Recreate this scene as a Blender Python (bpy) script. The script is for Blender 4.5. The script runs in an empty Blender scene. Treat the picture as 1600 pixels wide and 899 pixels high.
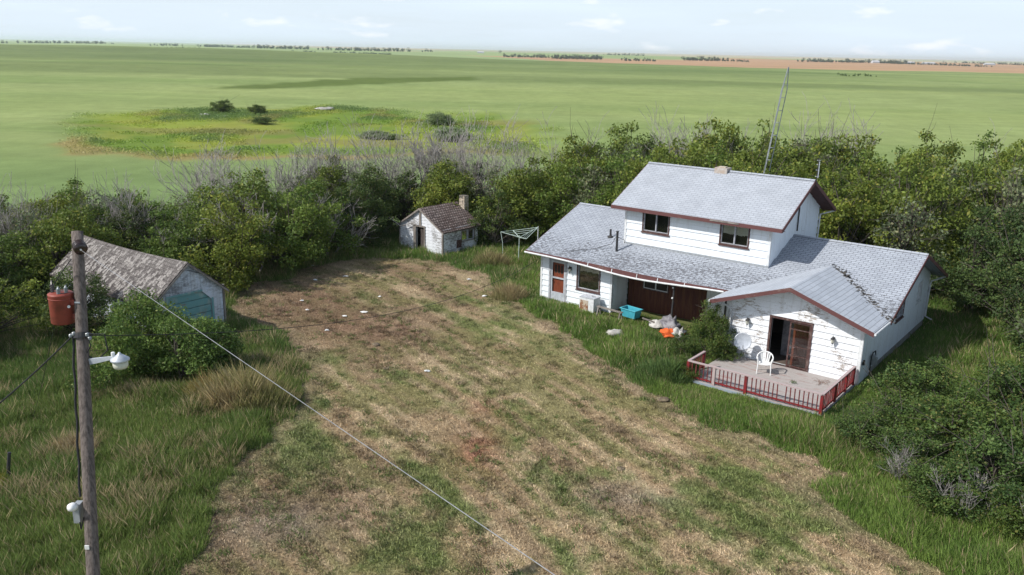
import bpy, math, random
import numpy as np
from math import radians, sin, cos, pi, sqrt, atan2
from mathutils import Vector, Matrix

SC = bpy.context.scene
COL = SC.collection
rnd = random.Random(7)

# ------------------------------------------------------------------ camera
F, H = 1334.0, 12.5
pitch, roll = radians(15.578), radians(1.253)
FW = np.array([0, cos(pitch), -sin(pitch)])
R0 = np.array([1., 0, 0]); U0 = np.cross(R0, FW)
RT = R0*cos(roll)+U0*sin(roll); UP = -R0*sin(roll)+U0*cos(roll)
cam = bpy.data.cameras.new('camera'); camo = bpy.data.objects.new('camera', cam); COL.objects.link(camo)
cam.sensor_width = 36; cam.lens = 36*F/1600; cam.clip_start = 0.1; cam.clip_end = 60000
camo.matrix_world = Matrix(((RT[0], UP[0], -FW[0], 0), (RT[1], UP[1], -FW[1], 0), (RT[2], UP[2], -FW[2], H), (0, 0, 0, 1)))
SC.camera = camo

# house frame: x along the eaves, y to the back, origin at the corner of the front room
TH = radians(-37.7467)
OX, OY = 13.675, 31.572
def LW(u, w, z=0.0):
    return (OX+u*cos(TH)-w*sin(TH), OY+u*sin(TH)+w*cos(TH), z)

# ------------------------------------------------------------------ noise
def vnoise(x, y, seed=0):
    xi = np.floor(x).astype(np.int64); yi = np.floor(y).astype(np.int64)
    fx = x-xi; fy = y-yi; fx = fx*fx*(3-2*fx); fy = fy*fy*(3-2*fy)
    def h(a, b):
        n = (a*374761393+b*668265263+seed*1442695041) & 0x7fffffff
        n = ((n ^ (n >> 13))*1274126177) & 0x7fffffff
        n = (n ^ (n >> 16)) & 0xffff
        return n/65535.0
    return (h(xi, yi)*(1-fx)+h(xi+1, yi)*fx)*(1-fy)+(h(xi, yi+1)*(1-fx)+h(xi+1, yi+1)*fx)*fy
def fbm(x, y, seed=0, oct=4):
    t = 0; a = .5; s = 0
    for i in range(oct):
        t = t+a*vnoise(x*2**i, y*2**i, seed+i*17); s += a; a *= .5
    return t/s
def sstep(a, b, x):
    t = np.clip((x-a)/(b-a), 0, 1); return t*t*(3-2*t)
def poly_sd(x, y, poly):
    """signed distance, negative inside"""
    P = np.array(poly, float); n = len(P)
    d = np.full(x.shape, 1e18); inside = np.zeros(x.shape, bool)
    for i in range(n):
        ax, ay = P[i]; bx, by = P[(i+1) % n]
        ex, ey = bx-ax, by-ay
        t = np.clip(((x-ax)*ex+(y-ay)*ey)/(ex*ex+ey*ey+1e-12), 0, 1)
        d = np.minimum(d, (x-ax-t*ex)**2+(y-ay-t*ey)**2)
        c = ((ay > y) != (by > y)) & (x < (bx-ax)*(y-ay)/((by-ay) if abs(by-ay) > 1e-9 else 1e-9)+ax)
        inside ^= c
    d = np.sqrt(d)
    return np.where(inside, -d, d)

# ------------------------------------------------------------------ materials
class NT:
    def __init__(s, name):
        s.m = bpy.data.materials.new(name); s.m.use_nodes = True
        s.t = s.m.node_tree; s.n = s.t.nodes; s.l = s.t.links
        s.b = s.n['Principled BSDF']; s.out = s.n['Material Output']
    def N(s, typ, **kw):
        n = s.n.new(typ)
        for k, v in kw.items(): setattr(n, k, v)
        return n
    def L(s, a, b): s.l.new(a, b)
    def setv(s, sock, v):
        if hasattr(v, 'is_linked') or hasattr(v, 'links'): s.L(v, sock)
        else: sock.default_value = v
    def obj(s):
        return s.N('ShaderNodeTexCoord').outputs['Object']
    def mapping(s, vec, scale=(1, 1, 1), loc=(0, 0, 0), rot=(0, 0, 0)):
        m = s.N('ShaderNodeMapping'); s.L(vec, m.inputs[0]); m.inputs['Scale'].default_value = scale
        m.inputs['Location'].default_value = loc; m.inputs['Rotation'].default_value = rot
        return m.outputs[0]
    def noise(s, vec, scale, detail=4, rough=.55, dist=0):
        n = s.N('ShaderNodeTexNoise'); s.L(vec, n.inputs['Vector']); n.inputs['Scale'].default_value = scale
        n.inputs['Detail'].default_value = detail; n.inputs['Roughness'].default_value = rough
        n.inputs['Distortion'].default_value = dist
        return n.outputs['Fac']
    def ramp(s, fac, a, b, c0=0., c1=1.):
        m = s.N('ShaderNodeMapRange'); m.interpolation_type = 'SMOOTHSTEP'; s.L(fac, m.inputs[0])
        m.inputs[1].default_value = a; m.inputs[2].default_value = b
        m.inputs[3].default_value = c0; m.inputs[4].default_value = c1
        return m.outputs[0]
    def math(s, op, a, b=0.):
        m = s.N('ShaderNodeMath', operation=op); s.setv(m.inputs[0], a); s.setv(m.inputs[1], b)
        return m.outputs[0]
    def mix(s, fac, a, b, mode='MIX'):
        m = s.N('ShaderNodeMix', data_type='RGBA', blend_type=mode)
        s.setv(m.inputs[0], fac)
        for k, v in ((6, a), (7, b)):
            if isinstance(v, tuple): m.inputs[k].default_value = (v[0], v[1], v[2], 1)
            else: s.L(v, m.inputs[k])
        return m.outputs[2]
    def bump(s, h, strength=.3, dist=.02):
        b = s.N('ShaderNodeBump'); s.L(h, b.inputs['Height']); b.inputs['Strength'].default_value = strength
        b.inputs['Distance'].default_value = dist
        s.L(b.outputs[0], s.b.inputs['Normal']); return b
    def base(s, c, rough=.7, spec=.3, metal=0.):
        if isinstance(c, tuple): s.b.inputs['Base Color'].default_value = (c[0], c[1], c[2], 1)
        else: s.L(c, s.b.inputs['Base Color'])
        s.b.inputs['Roughness'].default_value = rough
        s.b.inputs['Specular IOR Level'].default_value = spec
        s.b.inputs['Metallic'].default_value = metal
        return s.m

def mottled(name, c1, c2, scale=6, a=.4, b=.65, rough=.75, bump=.2, stretch=(1, 1, 1), spec=.3, metal=0., dist=.01):
    t = NT(name); v = t.mapping(t.obj(), stretch)
    n = t.noise(v, scale, 6, .62)
    c = t.mix(t.ramp(n, a, b), c1, c2)
    n2 = t.noise(v, scale*6, 3)
    c = t.mix(.35, c, t.mix(n2, (0.55, .55, .55), (1.0, 1.0, 1.0)), 'MULTIPLY')
    if bump: t.bump(n2, bump, dist)
    return t.base(c, rough, spec, metal)

def peeling(name, paint, wood, lo, hi, rowbias=True, grime=(.45, .43, .4)):
    """old paint over boards; bare patches along the board edges"""
    t = NT(name); o = t.obj()
    v = t.mapping(o, (1, 1, 3.2))
    n = t.noise(v, 4.6, 7, .72)
    n1 = t.noise(t.mapping(o, (1, 1, 1), (3, 7, 2)), .75, 3, .5)
    f = t.noise(v, 24, 4, .7)
    s = t.math('ADD', t.math('MULTIPLY', n, .45), t.math('MULTIPLY', n1, .4))
    s = t.math('ADD', s, t.math('MULTIPLY', f, .3))
    mask = t.ramp(s, lo, hi)
    g = t.noise(t.mapping(o, (2.5, 2.5, .35), (1, 2, 5)), 2.0, 5, .65)
    p = t.mix(t.ramp(g, .45, .75, 0, .42), paint, grime)
    wn = t.noise(t.mapping(o, (2, 2, 20)), 3, 4)
    w = t.mix(wn, tuple(x*.6 for x in wood), tuple(min(1, x*1.35) for x in wood))
    t.bump(t.math('SUBTRACT', 1.0, mask), .25, .006)
    return t.base(t.mix(mask, p, w), .6, .3)

M = {}
M['siding'] = peeling('white_siding_paint', (.76, .80, .84), (.42, .38, .33), .70, .76)
M['siding_worn'] = peeling('worn_siding_paint', (.80, .82, .85), (.33, .285, .245), .625, .665)
M['shed_paint'] = peeling('flaking_shed_paint', (.74, .76, .80), (.20, .19, .18), .55, .66)
M['garage_paint'] = peeling('flaking_garage_paint', (.60, .66, .74), (.22, .23, .25), .52, .68)
M['core'] = mottled('wall_boards', (.55, .55, .55), (.4, .4, .4))
M['fascia'] = peeling('brown_trim_paint', (.125, .052, .050), (.24, .17, .14), .62, .72, grime=(.1, .05, .05))
M['soffit'] = mottled('brown_soffit', (.10, .045, .04), (.07, .035, .03))
M['white_metal'] = mottled('white_metal', (.75, .76, .77), (.62, .63, .63), rough=.45, bump=.05)
M['white_plastic'] = mottled('white_plastic', (.85, .85, .84), (.76, .76, .73), rough=.4, bump=.02)
M['grey_metal'] = mottled('galvanised_metal', (.42, .44, .46), (.32, .34, .36), rough=.5, metal=.3, bump=.05)
M['dark_metal'] = mottled('dark_metal', (.035, .035, .04), (.06, .055, .05), rough=.5, bump=.05)
M['black_rubber'] = mottled('black_cable', (.02, .02, .022), (.03, .03, .03), rough=.7, bump=.05)
M['brownframe'] = mottled('brown_window_frame', (.085, .042, .038), (.17, .125, .11), 9, .45, .7)
M['greyframe'] = mottled('grey_door_frame', (.42, .43, .46), (.30, .30, .32), 9)
M['door_red'] = mottled('varnished_door_wood', (.22, .060, .030), (.14, .04, .024), 4, rough=.4, stretch=(6, 6, 1))
M['brownwall'] = mottled('dark_red_brown_planks', (.075, .020, .014), (.12, .045, .022), 2.2, stretch=(5, 5, .5), rough=.6)
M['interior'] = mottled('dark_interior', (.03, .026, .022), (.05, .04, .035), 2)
M['carpet'] = mottled('interior_floor', (.14, .11, .09), (.09, .07, .06), 5)
M['curtain'] = mottled('window_blind', (.74, .71, .62), (.62, .58, .48), 3, stretch=(1, 1, 8))
M['redpaint'] = mottled('red_railing_paint', (.25, .022, .026), (.15, .035, .035), 9, rough=.5)
M['balpaint'] = mottled('dull_red_baluster_paint', (.20, .035, .035), (.12, .04, .04), 9, rough=.6)
M['fadedred'] = mottled('faded_pink_boards', (.46, .37, .36), (.36, .20, .19), 5, .5, .75, stretch=(1, 5, 1))
M['deckwood'] = mottled('weathered_deck_boards', (.40, .365, .345), (.33, .20, .18), 1.3, .5, .75, rough=.85, stretch=(1, 4, 1))
M['skirt'] = mottled('faded_blue_skirting', (.30, .36, .42), (.38, .32, .30), 4, .5, .7)
M['concrete'] = mottled('foundation_concrete', (.36, .35, .34), (.25, .24, .24), 2)
M['brickch'] = mottled('chimney_blocks', (.42, .34, .28), (.5, .46, .42), 4)
M['oldbrick'] = mottled('pale_chimney_bricks', (.55, .48, .38), (.35, .27, .2), 7, stretch=(1, 1, 3))
M['wood_grey'] = mottled('grey_weathered_wood', (.30, .27, .24), (.16, .14, .125), 5, stretch=(1, 1, .25))
M['pole_wood'] = mottled('pole_wood', (.20, .165, .145), (.105, .085, .075), 9, .4, .62, stretch=(3, 3, .22), bump=.7, rough=.9, dist=.02)
M['bark'] = mottled('bark', (.13, .11, .09), (.07, .06, .05), 8, stretch=(2, 2, .5), rough=.95)
M['deadwood'] = mottled('bleached_dead_wood', (.44, .41, .38), (.24, .215, .20), 8, stretch=(2, 2, .5), rough=.95)
M['transformer'] = mottled('rust_red_tank_paint', (.28, .062, .042), (.17, .045, .03), 5, .45, .72, rough=.5, bump=.08)
M['ceramic'] = mottled('brown_glazed_ceramic', (.035, .02, .018), (.05, .03, .025), rough=.25, spec=.6, bump=0)
M['ceramic_grey'] = mottled('grey_glazed_ceramic', (.30, .32, .33), (.2, .22, .22), rough=.25, spec=.6, bump=0)
M['lampglass'] = mottled('milky_lamp_lens', (.62, .62, .52), (.55, .55, .46), rough=.3, bump=0)
M['galv_light'] = mottled('pale_galvanised_steel', (.58, .61, .66), (.46, .49, .53), 6, rough=.4, metal=.2, bump=.04)
M['towergrey'] = mottled('dull_galvanised_tower', (.24, .26, .27), (.36, .38, .39), 3, rough=.5, metal=.2, bump=0)
M['turquoise'] = mottled('turquoise_plastic', (.07, .40, .50), (.06, .34, .43), rough=.4, bump=0)
M['orange'] = mottled('orange_cloth', (.75, .14, .03), (.6, .10, .02), 6)
M['cloth_grey'] = mottled('grey_cloth', (.30, .29, .30), (.16, .15, .17), 5)
M['cloth_white'] = mottled('dirty_white_cloth', (.62, .60, .56), (.4, .38, .35), 5)
M['paper'] = mottled('white_paper', (.8, .8, .78), (.68, .66, .62))
M['stone'] = mottled('pale_stone', (.50, .48, .44), (.32, .3, .27), 4, rough=.9, bump=.5)
M['wire_light'] = mottled('bare_aluminium_wire', (.36, .36, .37), (.28, .28, .29), rough=.45, metal=.3, bump=0)
M['shakefar'] = mottled('grey_farm_metal', (.55, .56, .58), (.45, .46, .5))

def glass_mat():
    t = NT('window_glass')
    tr = t.N('ShaderNodeBsdfTransparent'); gl = t.N('ShaderNodeBsdfGlossy'); gl.inputs['Roughness'].default_value = .04
    tr.inputs[0].default_value = (.90, .92, .92, 1)
    fr = t.N('ShaderNodeFresnel'); fr.inputs[0].default_value = 1.5
    mx = t.N('ShaderNodeMixShader'); t.L(t.math('MULTIPLY', fr.outputs[0], 1.6), mx.inputs[0]); t.L(tr.outputs[0], mx.inputs[1]); t.L(gl.outputs[0], mx.inputs[2])
    t.L(mx.outputs[0], t.out.inputs[0]); return t.m
M['glass'] = glass_mat()

def tealdoor():
    t = NT('faded_teal_door_paint'); o = t.obj()
    n = t.noise(t.mapping(o, (1, 1, .6)), 1.6, 5, .6)
    c = t.mix(t.ramp(n, .42, .62), (.16, .34, .345), (.33, .41, .385))
    r = t.noise(t.mapping(o, (1, 1, 2.5), (4, 4, 4)), 1.5, 6, .7)
    c = t.mix(t.ramp(r, .56, .70, 0, .75), c, (.28, .17, .10))
    return t.base(c, .6, .3)
M['teal'] = tealdoor()

def shingles(name, axis, k, c_a, c_b, dark, worn=None, tabw=.32, course=.15, gap=.012, wornaxis=None, mortar=(.12, .12, .13)):
    """courses run along one axis; distance up the slope is z*k"""
    t = NT(name); o = t.obj()
    sx = t.N('ShaderNodeSeparateXYZ'); t.L(o, sx.inputs[0])
    cb = t.N('ShaderNodeCombineXYZ'); t.L(sx.outputs[axis], cb.inputs[0]); t.L(t.math('MULTIPLY', sx.outputs[2], k), cb.inputs[1])
    wob = t.noise(t.mapping(cb.outputs[0], (.6, .6, 1)), 1.0, 3)
    ad = t.N('ShaderNodeVectorMath', operation='ADD'); t.L(cb.outputs[0], ad.inputs[0])
    c2 = t.N('ShaderNodeCombineXYZ'); t.L(t.math('MULTIPLY', wob, .08), c2.inputs[1]); t.L(c2.outputs[0], ad.inputs[1])
    br = t.N('ShaderNodeTexBrick'); t.L(ad.outputs[0], br.inputs['Vector'])
    br.inputs['Scale'].default_value = 1.; br.inputs['Brick Width'].default_value = tabw; br.inputs['Row Height'].default_value = course
    br.inputs['Mortar Size'].default_value = gap; br.inputs['Mortar Smooth'].default_value = .3; br.inputs['Bias'].default_value = -.1
    br.inputs['Color1'].default_value = (*c_a, 1); br.inputs['Color2'].default_value = (*c_b, 1); br.inputs['Mortar'].default_value = (*mortar, 1)
    c = br.outputs['Color']
    big = t.noise(o, .9, 5, .6); c = t.mix(t.ramp(big, .35, .75, 0, .4), c, tuple(x*.62 for x in c_a))
    fine = t.noise(o, 38, 2, .6); c = t.mix(.45, c, t.mix(fine, (.55, .55, .56), (1.3, 1.3, 1.3)), 'MULTIPLY')
    ht = t.math('MULTIPLY', br.outputs['Fac'], -1.)
    if worn:
        # weathered, curled tabs whose dark felt shows
        z0, z1, sc, th = worn
        wz = t.ramp(sx.outputs[2], z0, z1, 1, 0)
        w1 = t.noise(t.mapping(cb.outputs[0], (5, 9, 1)), sc, 4, .7)
        w2 = t.noise(o, .8, 3)
        s = t.math('ADD', t.math('ADD', t.math('MULTIPLY', wz, .16), w1), t.math('MULTIPLY', w2, .22))
        wm = t.ramp(s, th, th+.09)
        c = t.mix(t.math('MULTIPLY', wm, .72), c, dark)
        ht = t.math('SUBTRACT', ht, t.math('MULTIPLY', wm, .9))
    t.bump(ht, .6, .018)
    return t.base(c, .85, .2)
sG = ((.40, .43, .475), (.335, .36, .405))
M['roof_main'] = shingles('worn_grey_shingles', 0, 1/.352, sG[0], sG[1], (.085, .085, .092), worn=(2.75, 3.5, 1.0, .745))
M['roof_upper'] = shingles('grey_shingles', 0, 1/.461, (.43, .455, .495), (.385, .41, .45), (.1, .1, .1), gap=.009, mortar=(.2, .205, .22))
M['roof_room'] = shingles('smooth_grey_shingles', 1, 1/.324, (.46, .49, .535), (.40, .43, .475), (.1, .1, .1), tabw=1.0, course=.2, gap=.010, mortar=(.24, .25, .27))
M['roof_garage'] = shingles('weathered_wood_shakes', 0, 1/.62, (.225, .205, .19), (.095, .083, .076), (.05, .04, .04), worn=(1.9, 3.6, .8, .71), tabw=.15, course=.17, gap=.014, mortar=(.07, .06, .055))
M['roof_shed'] = shingles('curled_brown_shakes', 1, 1/.55, (.34, .275, .245), (.17, .115, .10), (.05, .035, .03), worn=(1.0, 3.2, .9, .70), tabw=.2, course=.2, gap=.035, mortar=(.055, .04, .035))

def foliage(name, trans=.28, hue_var=.0, gain=1.0):
    t = NT(name)
    a = t.N('ShaderNodeAttribute'); a.attribute_name = 'col'
    c = a.outputs['Color']
    if hue_var:
        oi = t.N('ShaderNodeObjectInfo')
        c = t.mix(t.math('MULTIPLY', oi.outputs['Random'], hue_var), c, (1.12, 1.03, .80), 'MULTIPLY')
    if gain != 1: c = t.mix(1.0, c, (gain, gain, gain), 'MULTIPLY')
    t.base(c, .55, .25)
    tr = t.N('ShaderNodeBsdfTranslucent'); t.L(c, tr.inputs[0])
    mx = t.N('ShaderNodeMixShader'); mx.inputs[0].default_value = trans
    t.L(t.b.outputs[0], mx.inputs[1]); t.L(tr.outputs[0], mx.inputs[2]); t.L(mx.outputs[0], t.out.inputs[0])
    return t.m
M['leaf'] = foliage('leaves', .36, .9, 1.5)
M['grassblade'] = foliage('grass_blades', .38, 0, 1.42)
M['stubble'] = foliage('mown_grass', .1)

# ------------------------------------------------------------------ objects
def tag(o, label=None, cat=None, group=None, kind=None):
    if label: o['label'] = label
    if cat: o['category'] = cat
    if group: o['group'] = group
    if kind: o['kind'] = kind
    return o
def empty(name, loc=(0, 0, 0), rz=0., label=None, cat=None, group=None):
    o = bpy.data.objects.new(name, None); COL.objects.link(o); o.location = loc; o.rotation_euler = (0, 0, rz)
    o.empty_display_size = .2
    return tag(o, label, cat, group)
class MB:
    def __init__(s): s.v = []; s.f = []
    def add(s, vs, fs):
        k = len(s.v); s.v += [tuple(map(float, p)) for p in vs]; s.f += [tuple(i+k for i in f) for f in fs]; return s
    def box(s, x0, x1, y0, y1, z0, z1):
        vs = [(x, y, z) for z in (z0, z1) for y in (y0, y1) for x in (x0, x1)]
        return s.add(vs, [(0, 2, 3, 1), (4, 5, 7, 6), (0, 1, 5, 4), (2, 6, 7, 3), (0, 4, 6, 2), (1, 3, 7, 5)])
    def obox(s, c, d, n, s0, s1, n0, n1, z0, z1):
        """box in a wall frame: origin c, along d, outward n"""
        vs = []
        for z in (z0, z1):
            for b in (n0, n1):
                for a in (s0, s1): vs.append((c[0]+d[0]*a+n[0]*b, c[1]+d[1]*a+n[1]*b, z))
        return s.add(vs, [(0, 2, 3, 1), (4, 5, 7, 6), (0, 1, 5, 4), (2, 6, 7, 3), (0, 4, 6, 2), (1, 3, 7, 5)])
    def prism(s, pts, vec):
        n = len(pts); top = [tuple(p) for p in pts]; bot = [(p[0]+vec[0], p[1]+vec[1], p[2]+vec[2]) for p in pts]
        return s.add(top+bot, [tuple(range(n)), tuple(range(2*n-1, n-1, -1))]+[(i, i+n, (i+1) % n+n, (i+1) % n) for i in range(n)])
    def bar(s, a, b, w, h=None, up=(0, 0, 1)):
        """rectangular bar from a to b"""
        h = h or w; a = Vector(a); b = Vector(b); d = (b-a).normalized(); u = Vector(up)
        if abs(d.dot(u)) > .98: u = Vector((1, 0, 0))
        x = d.cross(u).normalized(); y = x.cross(d).normalized()
        vs = []
        for p in (a, b):
            for i, j in ((-1, -1), (1, -1), (1, 1), (-1, 1)): vs.append(p+x*(i*w/2)+y*(j*h/2))
        return s.add(vs, [(3, 2, 1, 0), (4, 5, 6, 7), (0, 1, 5, 4), (1, 2, 6, 5), (2, 3, 7, 6), (3, 0, 4, 7)])
    def tube(s, pts, r, n=8, cap=True):
        pts = [Vector(p) for p in pts]; m = len(pts)
        rs = [r]*m if not hasattr(r, '__len__') else list(r)
        vs = []; prev = None
        for i, p in enumerate(pts):
            d = (pts[min(i+1, m-1)]-pts[max(i-1, 0)]).normalized()
            if prev is None: u = Vector((0, 0, 1)) if abs(d.z) < .9 else Vector((1, 0, 0)); x = d.cross(u).normalized()
            else: x = (prev-d*prev.dot(d)).normalized()
            prev = x; y = d.cross(x)
            for k in range(n):
                a = 2*pi*k/n; vs.append(p+(x*cos(a)+y*sin(a))*rs[i])
        fs = [(i*n+k, i*n+(k+1) % n, (i+1)*n+(k+1) % n, (i+1)*n+k) for i in range(m-1) for k in range(n)]
        if cap: fs += [tuple(range(n-1, -1, -1)), tuple((m-1)*n+k for k in range(n))]
        return s.add(vs, fs)
    def lathe(s, c, prof, n=20, axis=(0, 0, 1)):
        """prof: list of (radius, height)"""
        ax = Vector(axis).normalized(); u = Vector((1, 0, 0)) if abs(ax.x) < .9 else Vector((0, 1, 0))
        x = ax.cross(u).normalized(); y = ax.cross(x); c = Vector(c); vs = []
        for r, h in prof:
            for k in range(n):
                a = 2*pi*k/n; vs.append(c+ax*h+(x*cos(a)+y*sin(a))*max(r, 1e-4))
        m = len(prof)
        fs = [(i*n+k, i*n+(k+1) % n, (i+1)*n+(k+1) % n, (i+1)*n+k) for i in range(m-1) for k in range(n)]
        fs += [tuple(range(n-1, -1, -1)), tuple((m-1)*n+k for k in range(n))]
        return s.add(vs, fs)
    def build(s, name, mat, parent=None, smooth=False):
        me = bpy.data.meshes.new(name); me.from_pydata(s.v, [], s.f); me.update()
        me.materials.append(M[mat] if isinstance(mat, str) else mat)
        if smooth:
            for p in me.polygons: p.use_smooth = True
        o = bpy.data.objects.new(name, me); COL.objects.link(o)
        if parent: o.parent = parent
        return o
def mesh_np(name, verts, faces, mat, parent=None, col=None, link=True, smooth=False):
    """verts Nx3, faces Mxk (k fixed)"""
    me = bpy.data.meshes.new(name); k = faces.shape[1]
    me.vertices.add(len(verts)); me.vertices.foreach_set('co', np.asarray(verts, np.float32).ravel())
    me.loops.add(faces.size); me.loops.foreach_set('vertex_index', np.asarray(faces, np.int32).ravel())
    me.polygons.add(len(faces)); me.polygons.foreach_set('loop_start', np.arange(0, faces.size, k, dtype=np.int32))
    if smooth: me.polygons.foreach_set('use_smooth', np.ones(len(faces), bool))
    me.update(calc_edges=True)
    if col is not None:
        a = me.attributes.new('col', 'FLOAT_COLOR', 'POINT')
        c4 = np.ones((len(verts), 4), np.float32); c4[:, :3] = col
        a.data.foreach_set('color', c4.ravel())
    me.materials.append(M[mat] if isinstance(mat, str) else mat)
    if not link: return me
    o = bpy.data.objects.new(name, me); COL.objects.link(o)
    if parent: o.parent = parent
    return o

# ------------------------------------------------------------------ ground
YARD = [(-12, 5), (-9.0, 13), (-7.9, 18.1), (-8.4, 22.5), (-7.8, 28.0), (-7.7, 31.1), (-8.4, 33.2), (-10.3, 36.4), (-13.0, 38.6), (-14.0, 41.4), (-14.2, 44.2), (-12.3, 45.1),
        (-12.1, 48.2), (-9.4, 50.5), (-6.3, 50.9), (-3.8, 50.0), (-1.5, 47.4), (0.0, 42.3), (2.1, 38.2), (2.9, 36.4), (4.2, 32.5), (5.8, 29.7), (7.4, 27.2), (9.4, 25.2),
        (10.3, 23.9), (9.0, 23.3), (9.7, 21.4), (10.9, 19.3), (12.6, 15), (16, 5)]
SLOUGH = [(-57.6, 112.1), (-70, 135), (-72, 155), (-61.3, 174.9), (-39.7, 184), (-14.2, 180), (4.8, 150), (9, 125), (6.6, 115), (-2.0, 110.3), (-25.2, 111.0), (-38.2, 103), (-55.0, 108)]
SWALE = [(-85.0, 243.5), (-78.7, 272), (-60.8, 325), (-19.1, 355), (-14, 338), (-49.5, 284), (-72.1, 245)]
def yard_sd(x, y):
    wob = (fbm(x*.6, y*.6, 5, 3)-.5)*1.1+(fbm(x*2.2, y*2.2, 9, 2)-.5)*.5
    return poly_sd(x, y, YARD)+wob
def mixc(a, b, t):
    return a*(1-t[..., None])+b*t[..., None]
def C3(*c): return np.array(c, float)
def height(x, y):
    r = np.sqrt(x*x+y*y)
    far = sstep(110, 500, r)
    z = far*((fbm(x/420, y/420, 31, 2)-.5)*5.0+(fbm(x/1300+4, y/1300, 37, 2)-.5)*9)
    # a long low swell to the left of the far field
    z = z+7.0*np.exp(-(((x+420)/430)**2))*np.exp(-(((y-1000)/260)**2))
    z = z+far*(fbm(x/60, y/60, 33, 2)-.5)*.9
    z = z-sstep(2500, 9000, r)*6.0
    near = 1-sstep(60, 90, r)
    z = z+near*((fbm(x*.35, y*.35, 3, 3)-.5)*.16+(fbm(x*2.1, y*2.1, 4, 2)-.5)*.05)
    sl = poly_sd(x, y, SLOUGH); z = z-sstep(6, -14, sl)*.6
    return z
def yard_col(x, y):
    """colour of the mown yard"""
    sd = poly_sd(x, y, YARD)
    tan = C3(.325, .240, .145); tan2 = C3(.265, .198, .116); pale = C3(.395, .31, .20); brown = C3(.175, .110, .072); grn = C3(.115, .150, .045); olive = C3(.185, .175, .072); red = C3(.30, .135, .095); grey = C3(.26, .22, .175)
    # mower lines run from the sheds down to the lower right corner
    a = radians(-58); s = x*cos(a)+y*sin(a); p = -x*sin(a)+y*cos(a)
    curve = p+1.3*np.sin(s*.075)+(fbm(s*.12, p*.12, 44, 2)-.5)*2
    st = fbm(curve*1.7, s*.10, 11, 3)
    st2 = fbm(curve*4.2, s*.25, 12, 2)
    m = fbm(x*.55, y*.55, 13, 4); f = fbm(x*2.6, y*2.6, 14, 3)
    c = mixc(tan, tan2, sstep(.35, .65, m))
    c = mixc(c, pale, sstep(.46, .62, st)*.75); c = mixc(c, C3(.20, .15, .095), sstep(.46, .32, st)*.55)
    c = mixc(c, olive, sstep(.46, .60, .55*m+.45*st2)*.78)
    near = sstep(34, 19, y)
    g = .5*fbm(x*.42+9, y*.42, 15, 4)+.3*st+.2*f
    c = mixc(c, grn, sstep(.53-.07*near, .70-.07*near, g+.08*(fbm(x*7, y*7, 18, 2)-.5))*.85)
    # bare, darker soil at the back left and by the near left edge
    b1 = np.exp(-(((x+10.5)/3.6)**2+((y-40)/4.5)**2))+.8*np.exp(-(((x+6)/3.2)**2+((y-37)/3)**2))+.6*np.exp(-(((x+5.5)/4)**2+((y-49)/1.6)**2))+.7*np.exp(-(((x+5.5)/2.2)**2+((y-21.3)/2.2)**2))
    c = mixc(c, brown, np.clip(b1*(.35+1.1*f), 0, .85))
    r1 = np.exp(-(((x+.9)/.8)**2+((y-25.3)/1.7)**2))+.6*np.exp(-(((x+1.0)/.7)**2+((y-28.5)/1.0)**2))
    c = mixc(c, red, np.clip(r1*(.2+1.0*f), 0, .7))
    gy = np.exp(-(((x-3.4)/1.4)**2+((y-22.4)/.8)**2))+np.exp(-(((x+6.3)/1.5)**2+((y-20.6)/1.1)**2))+np.exp(-(((curve-9.9)/.5)**2))*.0
    c = mixc(c, grey, np.clip(gy*(.2+.6*f), 0, .5))
    c = mixc(c, C3(.20, .15, .10), sstep(-1.1, -.2, sd)*.5)
    return c*1.06*(.84+.32*fbm(x*5, y*5, 16, 3))[..., None]
def wild_col(x, y):
    m = fbm(x*.3, y*.3, 21, 3)
    c = mixc(C3(.070, .100, .030), C3(.11, .125, .045), sstep(.4, .6, m))
    return c*(.7+.6*fbm(x*3, y*3, 22, 2))[..., None]
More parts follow.
